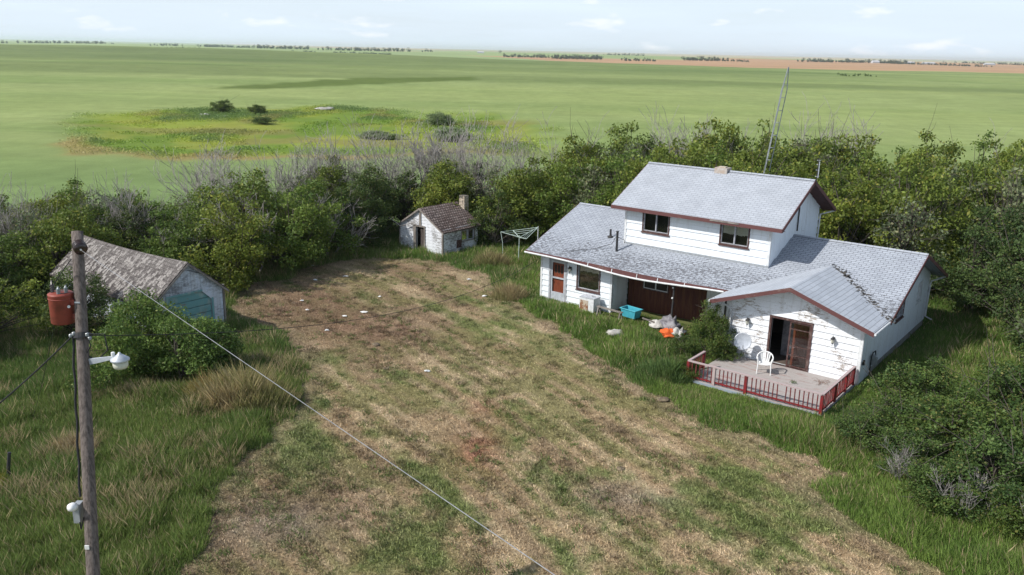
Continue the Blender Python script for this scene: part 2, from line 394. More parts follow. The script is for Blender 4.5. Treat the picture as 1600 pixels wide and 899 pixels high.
def field_col(x, y):
    r = np.sqrt(x*x+y*y)
    m = fbm(x/90, y/28, 23, 4); f = fbm(x/9, y/5, 24, 3); L2 = fbm(x/420+7, y/90, 26, 3)
    c = mixc(C3(.200, .262, .088), C3(.248, .302, .112), sstep(.35, .65, m))
    c = mixc(c, C3(.155, .198, .070), sstep(.50, .66, L2)*.8)
    c = mixc(c, C3(.27, .32, .115), sstep(.48, .72, fbm(x/160, y/40, 27, 3))*.7)
    c = mixc(c, C3(.128, .170, .060), sstep(380, 520, y)*sstep(1150, 850, y)*sstep(330, -60, x)*(.35+.7*fbm(x/200, y/120, 30, 3)))
    c = mixc(c, C3(.140, .215, .078), (1-sstep(66, 135, r))*.8)
    rw = fbm((x*.93-y*.36)/1.6, (x*.36+y*.93)/60, 32, 2)*sstep(400, 90, r)
    c = c*(.84+.24*f+.10*rw)[..., None]
    sw = poly_sd(x, y, SWALE)+(fbm(x/9, y/9, 28, 2)-.5)*10
    c = mixc(c, C3(.095, .135, .028), sstep(3, -3, sw)*.9)
    for (px, py, sx_, sy_) in ((100, 560, 70, 14), (190, 610, 90, 18), (-150, 420, 60, 9), (-190, 640, 90, 20), (60, 700, 120, 14)):
        e = np.exp(-(((x-px)/sx_)**2+((y-py)/sy_)**2))*(.4+1.2*fbm(x/14, y/7, 29, 2))
        c = mixc(c, C3(.11, .16, .05), np.clip(e, 0, .75))
    sl = poly_sd(x, y, SLOUGH)+(fbm(x/20, y/26, 51, 4)-.5)*34
    ms = fbm(x/13, y/15, 52, 4); ms2 = fbm(x/8+3, y/11, 53, 4)
    sc = mixc(C3(.13, .20, .025), C3(.22, .27, .035), sstep(.4, .6, ms))
    sc = mixc(sc, C3(.27, .27, .05), sstep(.52, .74, ms2)*.6)
    sc = mixc(sc, C3(.07, .12, .04), sstep(.50, .68, fbm(x/11+5, y/14, 54, 4))*.85)
    sc = mixc(sc, C3(.20, .17, .06), sstep(3, -1, np.abs(sl+5)-1.2*ms)*sstep(-22, -8, -(y-104))*.0+sstep(.58, .72, fbm(x/9, y/12+9, 56, 3))*.6)
    c = mixc(c, sc, sstep(5, -6, sl)*.92)
    rim = np.exp(-((sl-0.)/2.2)**2)*sstep(122, 104, y)*sstep(10, -10, x)
    c = mixc(c, C3(.30, .20, .09), np.clip(rim*(.1+ms2), 0, .6))
    # far quarter sections
    edge = 960+.22*(x-300)+(fbm(x/120, y/300, 61, 2)-.5)*70
    edge = np.where(x < 240, 950+(240-x)*2.7, edge)
    k = sstep(-6, 6, y-edge)
    brown = C3(.40, .25, .145)*(.85+.35*fbm(x/300, y/120, 62, 3))[..., None]
    far = brown
    farg = C3(.26, .33, .14)*(.85+.3*fbm(x/260, y/260, 63, 2))[..., None]
    q = fbm(x/1500+3, y/1500+8, 64, 2)
    far = mixc(far, farg, sstep(1900, 2000, y+(x*.05))*sstep(.44, .47, q))
    far = mixc(far, C3(.42, .36, .22), sstep(2600, 2700, y)*sstep(.5, .53, fbm(x/1100, y/1600, 65, 2)))
    c = mixc(c, far, k)
    lf = sstep(-20, 20, y-(1160+.1*(x+300)))*sstep(260, 200, x)
    c = mixc(c, farg, lf*(1-k))
    return c
def ground_col(x, y):
    sd = yard_sd(x, y); r = np.sqrt(x*x+y*y)
    belt = 1-sstep(60, 67, y+.25*np.abs(x-5)*0)
    c = mixc(wild_col(x, y), field_col(x, y), sstep(57, 62, y+(fbm(x*.4, y*.4, 71, 2)-.5)*4+np.clip(-x-8, 0, 40)*.55))
    c = mixc(c, yard_col(x, y), sstep(.15, -.15, sd))
    return c

rows = list(np.arange(-90, 6, 4.0))+list(np.arange(6, 70, .17))
yv = 70.0; st = .25
while yv < 26000: rows.append(yv); yv += st; st = min(st*1.03, yv*.022)
rows.append(26000)
rows = np.array(rows); cols = np.linspace(-1.5, 1.5, 620)
scale = np.maximum(26, rows*.72+12)
GX = cols[None, :]*scale[:, None]; GY = np.repeat(rows[:, None], len(cols), 1)
GZ = height(GX, GY)
gv = np.stack([GX, GY, GZ], -1).reshape(-1, 3)
nr, nc = GX.shape
idx = np.arange(nr*nc).reshape(nr, nc)
gf = np.stack([idx[:-1, :-1], idx[:-1, 1:], idx[1:, 1:], idx[1:, :-1]], -1).reshape(-1, 4)
def ground_mat():
    t = NT('ground'); a = t.N('ShaderNodeAttribute'); a.attribute_name = 'col'
    g = t.N('ShaderNodeNewGeometry').outputs['Position']
    n1 = t.noise(g, 5.0, 6, .7); n2 = t.noise(t.mapping(g, (1, .5, 1)), .35, 6, .7); n3 = t.noise(t.mapping(g, (1, .45, 1)), .05, 5, .6)
    c = t.mix(1.0, a.outputs['Color'], t.mix(n1, (.62, .62, .62), (1.38, 1.36, 1.32)), 'MULTIPLY')
    c = t.mix(1.0, c, t.mix(n2, (.72, .74, .70), (1.28, 1.26, 1.30)), 'MULTIPLY')
    n4 = t.noise(t.mapping(g, (.05, .42, 1)), 1.0, 5, .65)
    c = t.mix(1.0, c, t.mix(n4, (.80, .82, .80), (1.20, 1.18, 1.20)), 'MULTIPLY')
    c = t.mix(1.0, c, t.mix(n3, (.84, .86, .82), (1.16, 1.14, 1.18)), 'MULTIPLY')
    t.bump(n1, .8, .09)
    return t.base(c, .95, .1)
M['ground'] = ground_mat()
gr = mesh_np('ground', gv, gf, 'ground', col=ground_col(GX, GY).reshape(-1, 3), smooth=True)
tag(gr, kind='structure')
def gz(x, y): return float(height(np.array([float(x)]), np.array([float(y)]))[0])

# ------------------------------------------------------------------ house tools
def clip(poly, a, b, c):
    """keep a*s+b*z<=c"""
    out = []
    for i in range(len(poly)):
        p, q = poly[i], poly[(i+1) % len(poly)]
        dp = a*p[0]+b*p[1]-c; dq = a*q[0]+b*q[1]-c
        if dp <= 0: out.append(p)
        if (dp < 0 < dq) or (dq < 0 < dp):
            t = dp/(dp-dq); out.append((p[0]+(q[0]-p[0])*t, p[1]+(q[1]-p[1])*t))
    return out
def wall_cells(length, z0, z1, rowh, openings, planes):
    """yield (polygon in s,z ; row bottom)"""
    xs = sorted({0, length}|{o[i] for o in openings for i in (0, 1)})
    zr = []
    z = z0
    while z < z1-1e-6: zr.append((z, min(z+rowh, z1))); z += rowh
    for (r0, r1) in zr:
        for i in range(len(xs)-1):
            a, b = xs[i], xs[i+1]; iv = [(r0, r1)]
            for o in openings:
                if o[0] <= a+1e-6 and o[1] >= b-1e-6:
                    nv = []
                    for (p, q) in iv:
                        if o[3] <= p or o[2] >= q: nv.append((p, q)); continue
                        if o[2] > p: nv.append((p, o[2]))
                        if o[3] < q: nv.append((o[3], q))
                    iv = nv
            for (p, q) in iv:
                if q-p < 1e-4: continue
                poly = [(a, p), (b, p), (b, q), (a, q)]
                for pl in planes:
                    poly = clip(poly, *pl)
                    if len(poly) < 3: break
                if len(poly) >= 3: yield poly, r0
def siding(mb, c, d, n, length, z0, z1, openings=(), planes=(), rowh=.30, flat=None):
    for poly, r0 in wall_cells(length, z0, z1, rowh, openings, planes):
        k = len(poly)
        if flat: off = [flat[1]]*k; back = flat[0]
        else:
            gp_ = .018 if rowh > .25 else .008
            poly = [(s, z if z < r0+rowh-gp_ else r0+rowh-gp_) for s, z in poly]
            off = [(.052 if rowh > .25 else .03)-(.036 if rowh > .25 else .02)*(z-r0)/rowh for s, z in poly]; back = 0.
        fr = [(c[0]+d[0]*s+n[0]*o, c[1]+d[1]*s+n[1]*o, z) for (s, z), o in zip(poly, off)]
        bk = [(c[0]+d[0]*s+n[0]*back, c[1]+d[1]*s+n[1]*back, z) for s, z in poly]
        mb.add(fr+bk, [tuple(range(k)), tuple(range(2*k-1, k-1, -1))]+[(i, i+k, (i+1) % k+k, (i+1) % k) for i in range(k)])
def core(mb, c, d, n, length, z0, z1, openings=(), planes=(), th=.14):
    siding(mb, c, d, n, length, z0, z1, openings, planes, rowh=(z1-z0), flat=(-th, 0.))
def window(parent, c, d, n, s0, s1, z0, z1, fw=.07, mull=True, curtain=None, frame='brownframe', sill=True, label=None, inner='greyframe', depth=.13):
    m = MB()
    for (a, b, e, g) in ((s0-fw, s0, z0-fw, z1+fw), (s1, s1+fw, z0-fw, z1+fw), (s0, s1, z1, z1+fw), (s0, s1, z0-fw, z0)):
        m.obox(c, d, n, a, b, -.02, .055, e, g)
    w = m.build('window', frame, parent)
    if label: w['label'] = label
    m = MB(); t = .035
    for (a, b, e, g) in ((s0, s0+t, z0, z1), (s1-t, s1, z0, z1), (s0+t, s1-t, z1-t, z1), (s0+t, s1-t, z0, z0+t)):
        m.obox(c, d, n, a, b, -.05, .02, e, g)
    if mull:
        mid = (s0+s1)/2; m.obox(c, d, n, mid-.03, mid+.03, -.045, .03, z0+t, z1-t)
    m.build('sash', inner, w)
    MB().obox(c, d, n, s0+t, s1-t, -.035, -.029, z0+t, z1-t).build('pane', 'glass', w)
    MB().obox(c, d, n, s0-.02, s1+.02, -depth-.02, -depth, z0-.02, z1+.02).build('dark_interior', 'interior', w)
    if curtain:
        m = MB(); k = 18; a0, a1, zz0, zz1 = curtain
        for i in range(k):
            a = a0+(a1-a0)*i/k; b = a0+(a1-a0)*(i+1)/k; o = .012*(i % 2)
            m.obox(c, d, n, a, b, -.060+o, -.052+o, zz0+rnd.uniform(0, .05), zz1)
        m.build('curtain', 'curtain', w)
    if sill: MB().obox(c, d, n, s0-fw-.03, s1+fw+.03, -.01, .09, z0-fw-.04, z0-fw-.002).build('sill', frame, w)
    return w
def slab(mb, p00, p10, p11, p01, th, nu=40, nv=16, wob=.012, seed=0, sag=None):
    """roof slab with slight unevenness; p00..p10 along the eave, p01/p11 along the ridge"""
    P = [np.array(p, float) for p in (p00, p10, p11, p01)]
    U, V = np.meshgrid(np.linspace(0, 1, nu+1), np.linspace(0, 1, nv+1))
    pts = (P[0]*(1-U)[..., None]+P[1]*U[..., None])*(1-V)[..., None]+(P[3]*(1-U)[..., None]+P[2]*U[..., None])*V[..., None]
    edge = np.minimum(np.minimum(U, 1-U)*nu/2, 1)*1.0
    pts[..., 2] += (fbm(U*9, V*5, seed, 3)-.5)*2*wob*(.3+.7*edge)*np.clip((1-V)*6, 0, 1)
    if sag is not None: pts[..., 2] += sag(U, V)
    bot = pts.copy(); bot[..., 2] -= th
    n = (nu+1)*(nv+1); idx = np.arange(n).reshape(nv+1, nu+1)
    vs = [tuple(p) for p in pts.reshape(-1, 3)]+[tuple(p) for p in bot.reshape(-1, 3)]
    fs = []
    for j in range(nv):
        for i in range(nu):
            a, b, c_, d_ = idx[j, i], idx[j, i+1], idx[j+1, i+1], idx[j+1, i]
            fs.append((a, b, c_, d_)); fs.append((a+n, d_+n, c_+n, b+n))
    for i in range(nu):
        a, b = idx[0, i], idx[0, i+1]; fs.append((b, a, a+n, b+n)); a, b = idx[nv, i], idx[nv, i+1]; fs.append((a, b, b+n, a+n))
    for j in range(nv):
        a, b = idx[j, 0], idx[j+1, 0]; fs.append((a, b, b+n, a+n)); a, b = idx[j, nu], idx[j+1, nu]; fs.append((b, a, a+n, b+n))
    mb.add(vs, fs); return mb

# ------------------------------------------------------------------ farmhouse
house = empty('farmhouse', (OX, OY, 0), TH, 'white two storey farmhouse with worn grey shingle roofs and brown trim', 'house')
X0, X1 = -16.75, 0.0           # gable walls
WF, WB, WR = 1.83, 10.35, 6.10  # front wall, back wall, ridge
def zr(w): return 2.52+.3755*((w if w <= WR else 2*WR-w)-1.2)
dxp, dyp = (1, 0), (0, 1)
front = (0, -1); right = (1, 0)
g = MB(); k = MB()
oD = (.57, 1.53, -.1, 2.12); oW = (2.27, 3.55, .9, 2.12)
siding(g, (X0, WF), dxp, front, 4.25, -.25, 2.5, [oD, oW]); core(k, (X0, WF), dxp, front, 4.25, -.25, 2.5, [oD, oW])
siding(g, (-12.5, WF+.14), dyp, right, 1.4, -.25, 2.7); core(k, (-12.5, WF+.14), dyp, right, 1.4, -.25, 2.7)
# right gable wall, with the front room's side in the same plane
gw1 = (4.82, 5.95, 1.52, 2.42); gw2 = (8.25, 8.95, 1.62, 2.45)
pl = [(-.3755, 1, 2.52-.3755*1.2-.06), (.3755, 1, zr(WR)+.3755*WR-.06)]
siding(g, (0, 1.6), dyp, right, WB-1.6, .30, 4.4, [(a-1.6, b-1.6, c, d) for a, b, c, d in (gw1, gw2)], [(-.3755, 1, 2.52-.3755*1.2-.06+.3755*1.6), (.3755, 1, zr(WR)+.3755*(WR-1.6)-.06)])
core(k, (0, 1.6), dyp, right, WB-1.6, .30, 4.4, [(a-1.6, b-1.6, c, d) for a, b, c, d in (gw1, gw2)], [(-.3755, 1, 2.52-.3755*1.2-.06+.3755*1.6), (.3755, 1, zr(WR)+.3755*(WR-1.6)-.06)])
siding(g, (0, 0), dyp, right, 1.6, .0, 2.45); core(k, (0, 0.14), dyp, right, 1.46, .0, 2.45)
# left gable and back
siding(g, (X0, WB), (0, -1), (-1, 0), WB-WF, -.2, 4.4, [], [(.3755, 1, zr(WB)+.3755*0+.3755*(WB-WF)*0+.3755*0+.0+.3755*0+zr(WF)*0+ (0)) if False else (-.3755, 1, zr(WB)-.06), (.3755, 1, zr(WF)+.3755*(WB-WF)-.06)])
siding(g, (X1, WB), (-1, 0), (0, 1), X1-X0, -.2, 2.6)
core(k, (X0, WB-.14), (0, -1), (-1, 0), WB-WF-.28, -.2, 2.55)
core(k, (X1-.14, WB), (-1, 0), (0, 1), X1-X0-.28, -.2, 2.55)
g.build('wall', 'siding', house); k.build('inner_wall', 'core', house)
MB().box(-12.36, -5.0, 4.2, 4.3, 0, 2.6).build('partition', 'interior', house)
# upper storey walls
UX0, UX1, UF, UB, UR = -12.7, -5.28, 3.25, 9.35, 6.3
def zu(w): return 5.22+.497*((w if w <= UR else 2*UR-w)-2.75)
g = MB(); k = MB()
w1 = (1.0, 2.36, 4.06, 5.02); w2 = (5.08, 6.4, 4.06, 5.04)
siding(g, (UX0, UF), dxp, front, UX1-UX0, 3.0, 5.4, [w1, w2], rowh=.34); core(k, (UX0+.0, UF), dxp, front, UX1-UX0, 3.0, 5.4, [w1, w2])
Lg = UB-UF
plg = [(-.497, 1, zu(UF)-.05), (.497, 1, zu(UB)+.497*Lg-.05)]
siding(g, (UX1, UF), dyp, right, Lg, 2.9, 7, [], plg, rowh=.34); core(k, (UX1, UF+.14), dyp, right, Lg-.14, 2.9, 7, [], [(-.497, 1, zu(UF+.14)-.05), (.497, 1, zu(UB)+.497*(Lg-.14)-.05)])
siding(g, (UX0, UB), (0, -1), (-1, 0), Lg, 2.9, 7, [], [(-.497, 1, zu(UB)-.05), (.497, 1, zu(UF)+.497*Lg-.05)], rowh=.34)
siding(g, (UX1, UB), (-1, 0), (0, 1), UX1-UX0, 2.9, 5.4, rowh=.34); core(k, (UX1-.14, UB), (-1, 0), (0, 1), UX1-UX0-.28, 2.9, 5.4)
g.build('upper_wall', 'siding', house); k.build('upper_inner_wall', 'core', house)
MB().box(UX0-.03, UX1+.05, UF-.06, UF-.036, 3.0, zr(3.25)+.07).build('flashing', 'grey_metal', house)
# corner boards
for (x, y, a, b) in ((X0, WF, -.2, 2.5), (-12.5, WF, -.2, 2.5), (UX0, UF, 3.1, 5.25), (UX1, UF, 3.1, 5.25), (0, WB, .3, 2.6)):
    MB().box(x-.055, x+.055, y-.055, y+.055, a, b).build('corner_board', 'white_metal', house)
# front room (gable towards the deck)
RX0, RX1, RRx = -5.5, 0.0, -2.75
def zs(u): return 3.65-.3433*abs(u-RRx)
dr = (5.5-3.64, 5.5-1.97, .10, 2.06)
g = MB(); k = MB()
plr = [(-.3433, 1, zs(RX0)-.07), (.3433, 1, zs(RX1)+.3433*5.5-.07)]
siding(g, (RX0, 0), dxp, front, 5.5, 0, 3.7, [dr], plr, rowh=.27)
core(k, (RX0, 0), dxp, front, 5.5, 0, 3.7, [dr], plr)
siding(g, (RX0, 3.3), (0, -1), (-1, 0), 3.3, 0, 2.5); core(k, (RX0, 3.3), (0, -1), (-1, 0), 3.16, 0, 2.5)
g.build('front_room_wall', 'siding_worn', house); k.build('front_room_inner_wall', 'core', house)
for x in (RX0, RX1): MB().box(x-.06, x+.06, -.06, .05, 0, 2.45).build('corner_board', 'white_metal', house)
# room behind the open sliding door
r = MB(); r.box(-5.3, -.2, .15, 4.1, .04, .09); r.build('room_floor', 'carpet', house)
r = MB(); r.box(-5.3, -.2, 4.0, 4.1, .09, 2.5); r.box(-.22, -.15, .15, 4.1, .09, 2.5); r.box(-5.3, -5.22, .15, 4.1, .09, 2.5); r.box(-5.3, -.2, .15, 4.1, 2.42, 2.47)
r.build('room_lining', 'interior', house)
MB().box(-3.55, -3.05, 1.2, 1.25, .1, 1.95).build('hanging_drape', 'cloth_grey', house)
MB().box(-2.6, -1.7, 1.9, 2.5, .1, .5).build('carton', 'curtain', house)
# sliding door
sd = MB(); f0, f1, zz0, zz1 = -3.64, -1.97, .10, 2.06
for (a, b, e, h_) in ((f0-.07, f0+.02, 0, zz1+.08), (f1-.02, f1+.07, 0, zz1+.08), (f0+.02, f1-.02, zz1-.0, zz1+.08), (f0+.02, f1-.02, .02, .10)):
    sd.box(a, b, -.07, .03, e, h_)
sdo = sd.build('sliding_door', 'brownframe', house)
m = MB(); a, b = -2.85, -1.99
for (p, q, e, h_) in ((a, a+.06, .10, 2.06), (b-.05, b, .10, 2.06), (a+.06, b-.05, .12, .18), (a+.06, b-.05, .60, .64), (a+.06, b-.05, 1.0, 1.04), (a+.06, b-.05, 1.72, 1.76), (a+.06, b-.05, 2.0, 2.06)):
    m.box(p, q, -.035, -.005, e, h_)
m.build('screen_frame', 'brownframe', sdo)
MB().box(a+.06, b-.05, -.022, -.016, .12, 2.05).build('pane', 'glass', sdo)
MB().box(a+.08, b-.04, .25, .30, .1, 1.98).build('inner_panel', 'door_red', sdo)
# dark red plank wall under the porch
bw = MB(); x = -12.36
while x < -8.15:
    bw.box(x, x+.135, 3.3+rnd.uniform(0, .006), 3.4, -.1, 2.75); x += .14
bwo = bw.build('plank_wall', 'brownwall', house)
window(house, (-12.36, 3.3), dxp, front, .85, 2.2, 1.15, 1.66, fw=.05, depth=-.004, label='small low window in the dark plank wall', frame='brownframe', sill=False, inner='white_metal')
MB().box(-8.1, RX0-.03, 3.3, 3.42, .45, 2.7).build('porch_panel', 'white_metal', house)
MB().box(-7.15, -7.06, 3.27, 3.297, .45, 2.6).build('panel_trim', 'dark_metal', house)
MB().box(-8.1, RX0-.03, 3.2, 3.42, 0, .44).build('porch_skirting', 'brownwall', house)
# foundation
fo = MB(); fo.box(-.03, .025, 1.5, WB, -.4, .30); fo.box(X0, -.02, WB-.3, WB-.02, -.3, .2); fo.box(X0+.02, -12.5, WF+.01, WF+.2, -.3, -.0); fo.build('foundation', 'concrete', house)
# roofs
def mainsag(U, V):   # front eave sags over the porch
    return -.10*np.exp(-((U-.42)/.2)**2)*(1-V)**2
r = MB(); EL, ER = -17.35, .68
slab(r, (EL, 1.2, 2.52), (ER, 1.2, 2.52), (ER, WR, zr(WR)), (EL, WR, zr(WR)), .13, 60, 22, .022, 3, mainsag)
slab(r, (ER, 2*WR-1.2, 2.52), (EL, 2*WR-1.2, 2.52), (EL, WR, zr(WR)), (ER, WR, zr(WR)), .13, 40, 14, .015, 4)
r.build('roof', 'roof_main', house)
r = MB(); UL, URr = -13.3, -4.6
slab(r, (UL, 2.75, 5.22), (URr, 2.75, 5.22), (URr, UR, zu(UR)), (UL, UR, zu(UR)), .12, 40, 16, .010, 5)
slab(r, (URr, 2*UR-2.75, 5.22), (UL, 2*UR-2.75, 5.22), (UL, UR, zu(UR)), (URr, UR, zu(UR)), .12, 30, 12, .010, 6)
r.build('upper_roof', 'roof_upper', house)
# ridge caps
for (a, b, wy, zz) in ((EL, UX0-.02, WR, zr(WR)), (UX1+.02, ER, WR, zr(WR)), (UL, URr, UR, zu(UR))):
    x = a; rc = MB()
    while x < b-.05:
        e = min(x+.3, b); rc.add([(x, wy-.14, zz-.03), (e, wy-.14, zz-.03), (x, wy, zz+.035), (e, wy, zz+.03), (x, wy+.14, zz-.03), (e, wy+.14, zz-.03)], [(0, 1, 3, 2), (2, 3, 5, 4)]); x += .3
    rc.build('ridge_cap', 'roof_upper', house)
# front room roof: right slope runs into the valley, left slope trimmed at the main eave
jy = 1.2+(zs(RRx)-2.52)/.3755
r = MB(); EF = -.75; RLx, RRx2 = -6.1, .6
slab(r, (RLx, 1.2, 2.50), (RLx, EF, 2.50), (RRx, EF, 3.65), (RRx, jy+.02, 3.65), .1, 16, 16, .006, 8)
slab(r, (RRx2, EF, 2.50), (RRx2, 1.22, 2.50), (RRx, jy+.02, 3.65), (RRx, EF, 3.65), .1, 16, 16, .006, 9)
r.build('front_room_roof', 'roof_room', house)
# valley litter: a strip of curled shingle tabs along the valley
vt = MB()
for i in range(150):
    t = rnd.random(); u = RRx+(RRx2-RRx)*t; zz = 3.65+(2.50-3.65)*t; w = 1.2+(zz-2.52)/.3755
    u += rnd.gauss(.12, .12); w += rnd.gauss(.03, .07); zz = max(zr(w), zs(u) if u < .55 else 0)+.012
    a = rnd.uniform(0, 2*pi); s_ = rnd.uniform(.04, .10)
    vt.add([(u+s_*cos(a), w+s_*sin(a), zz), (u-s_*sin(a)*.6, w+s_*cos(a)*.6, zz+.02), (u-s_*cos(a), w-s_*sin(a), zz), (u+s_*sin(a)*.6, w-s_*cos(a)*.6, zz+.005)], [(0, 1, 2, 3)])
vt.build('valley_debris', mottled('dark_roof_debris', (.08, .075, .07), (.16, .14, .12)), house)
# fascias and barge boards
fa = MB()
n = 60
def ev(u):
    t = (u-EL)/(ER-EL); return 2.52-.10*math.exp(-((t-.42)/.2)**2)
for i in range(n):   # front eave board, sagging
    a = EL+(RLx-EL)*i/n; b = EL+(RLx-EL)*(i+1)/n
    za, zb = ev(a), ev(b); dp = .135
    dA = dp+.10*math.exp(-((a+11)/2.6)**2); dB = dp+.10*math.exp(-((b+11)/2.6)**2)
    fa.add([(a, 1.185, za-.02-dA), (b, 1.185, zb-.02-dB), (b, 1.185, zb-.005), (a, 1.185, za-.005), (a, 1.155, za-.02-dA), (b, 1.155, zb-.02-dB), (b, 1.155, zb-.005), (a, 1.155, za-.005)], [(4, 5, 6, 7), (0, 3, 2, 1), (4, 0, 1, 5), (7, 6, 2, 3)])
def barge(m, p, q, th=.16, w=.03):
    m.prism([(p[0], p[1], p[2]-.0), (q[0], q[1], q[2]-.0), (q[0], q[1], q[2]-th), (p[0], p[1], p[2]-th)], (w*(1 if abs(p[0]-q[0]) < .01 else 0), w*(0 if abs(p[0]-q[0]) < .01 else -1), 0))
for x in (ER, EL-.03):
    barge(fa, (x, 1.2, 2.505), (x, WR, zr(WR)-.01)); barge(fa, (x, WR, zr(WR)-.01), (x, 11.0, 2.505))
for x in (URr, UL-.03):
    barge(fa, (x, 2.75, 5.205), (x, UR, zu(UR)-.01), .17); barge(fa, (x, UR, zu(UR)-.01), (x, 2*UR-2.75, 5.205), .17)
fa.box(UL, URr, 2.715, 2.745, 5.03, 5.20)
barge(fa, (RLx, EF-.002, 2.49), (RRx, EF-.002, 3.64), .17); barge(fa, (RRx, EF-.002, 3.64), (RRx2, EF-.002, 2.49), .17)
fa.build('fascia', 'fascia', house)
MB().box(-8.0, -6.6, 2.69, 2.713, 5.13, 5.19).build('bare_fascia_patch', 'wood_grey', house)
so = MB(); so.box(EL+.05, RLx, 1.2, WF-.04, 2.36, 2.38); so.box(UL+.05, URr-.05, 2.76, UF-.03, 5.02, 5.04)
so.add([(URr-.02, 2.8, 5.07), (URr-.02, UR, zu(UR)-.14), (UX1, UR, zu(UR)-.14), (UX1, 2.8, 5.07)], [(0, 1, 2, 3)])
so.add([(URr-.02, 2*UR-2.8, 5.07), (URr-.02, UR, zu(UR)-.14), (UX1, UR, zu(UR)-.14), (UX1, 2*UR-2.8, 5.07)], [(0, 1, 2, 3)])
so.build('soffit', 'soffit', house)
MB().box(-12.4, RX0, 1.9, 3.3, 2.42, 2.44).build('porch_ceiling', 'soffit', house)
# gutters
gu = MB(); pts = []
for i in range(41):
    u = EL-.02+(-6.3-EL)*i/40; pts.append((u, 1.10, ev(u)-.09-.16*math.exp(-((u+11.2)/2.8)**2)))
gu.tube(pts, .045, 8)
for i in (14, 19, 24, 28, 33): gu.bar(pts[i], (pts[i][0], 1.17, ev(pts[i][0])-.02), .03)
gu.build('gutter', 'white_metal', house)
MB().tube([(RRx2+.04, EF-.02, 2.43), (RRx2+.04, 1.2, 2.43)], .05, 8).build('gutter', 'white_metal', house)
MB().tube([(RLx-.04, EF-.02, 2.43), (RLx-.04, 1.0, 2.43)], .05, 8).build('gutter', 'white_metal', house)
MB().tube([(EL, 11.04, 2.42), (ER, 11.04, 2.42)], .05, 8).build('gutter', 'white_metal', house)
MB().tube([(UL, 2*UR-2.70, 5.13), (URr, 2*UR-2.70, 5.13)], .05, 8).build('gutter', 'white_metal', house)
for pts in ([(RRx2+.02, EF+.05, 2.4), (.10, .02-.13, 2.25), (.085, -.10, 2.1), (.085, -.10, .15)], [(RLx, EF+.1, 2.40), (-5.62, -.12, 2.2), (-5.40, -.11, 2.05), (-5.40, -.11, .15)],
            [(.62, 11.0, 2.4), (.12, WB+.08, 2.2), (.10, WB+.02, 2.0), (.10, WB+.0, .45), (.4, WB+.05, .32)], [(-4.62, 2*UR-2.75, 5.1), (UX1+.1, UB+.02, 4.9), (UX1+.1, UB-.02, 3.4)]):
    MB().tube(pts, .042, 8).build('downspout', 'white_metal', house)
# windows and door
window(house, (X0, WF), dxp, front, *oW, mull=False, curtain=(oW[0]+.08, oW[1]-.04, 1.78, 2.08), label='large kitchen window with a half drawn blind')
window(house, (UX0, UF), dxp, front, *w1, label='upper window with dark empty panes')
window(house, (UX0, UF), dxp, front, *w2, curtain=(w2[0]+.06, w2[1]-.05, 4.5, 5.0), label='upper window with pale drawn curtains')
window(house, (0, 0), dyp, right, *gw1); window(house, (0, 0), dyp, right, *gw2, inner='white_metal', frame='white_metal')
m = MB()
for (a, b, e, h_) in ((oD[0]-.08, oD[0]+.03, -.12, 2.2), (oD[1]-.03, oD[1]+.08, -.12, 2.2), (oD[0]+.03, oD[1]-.03, 2.08, 2.2)): m.obox((X0, WF), dxp, front, a, b, -.03, .06, e, h_)
do = m.build('door', 'greyframe', house)
m = MB(); a, b = oD[0]+.03, oD[1]-.03
for (p, q, e, h_) in ((a, a+.09, -.1, 2.08), (b-.09, b, -.1, 2.08), (a+.09, b-.09, 1.98, 2.08), (a+.09, b-.09, 1.14, 1.22), (a+.09, b-.09, -.1, .42)): m.obox((X0, WF), dxp, front, p, q, -.01, .03, e, h_)
m.build('storm_door', 'galv_light', do)
MB().obox((X0, WF), dxp, front, a+.02, b-.02, -.10, -.05, -.1, 2.06).build('door_leaf', 'door_red', do)
m = MB()
for i in range(3):
    p = a+.19+i*.19; m.obox((X0, WF), dxp, front, p, p+.12, -.05, -.044, 1.42, 1.85)
m.build('pane', 'interior', do)
MB().obox((X0, WF), dxp, front, a+.11, a+.14, .03, .06, .95, 1.05).build('handle', 'dark_metal', do)
MB().box(X0+.5, X0+1.65, WF-.45, WF-.06, -.1, .0).build('door_step', 'concrete', house)
# wall lanterns
def lantern(x, y, z):
    m = MB(); m.box(x-.04, x+.04, y-.02, y+.02, z-.05, z+.12)
    l = m.build('wall_lantern', 'dark_metal', house)
    m = MB(); m.lathe((x, y-.12, z-.14), [(.025, 0), (.05, .04), (.055, .05)], 8); m.lathe((x, y-.12, z+.06), [(.10, 0), (.05, .06), (.02, .10), (.01, .15)], 8)
    m.tube([(x, y-.02, z+.1), (x, y-.12, z+.14)], .012, 6); m.tube([(x, y-.12, z-.22), (x, y-.12, z+.1)], .012, 6)
    m.build('lantern_cap', 'dark_metal', l)
    MB().lathe((x, y-.12, z-.09), [(.05, 0), (.085, .15)], 6).build('lantern_glass', 'lampglass', l)
lantern(-4.61, -.05, 1.68); lantern(-1.05, -.05, 1.66); lantern(-14.9, WF-.06, 1.80)
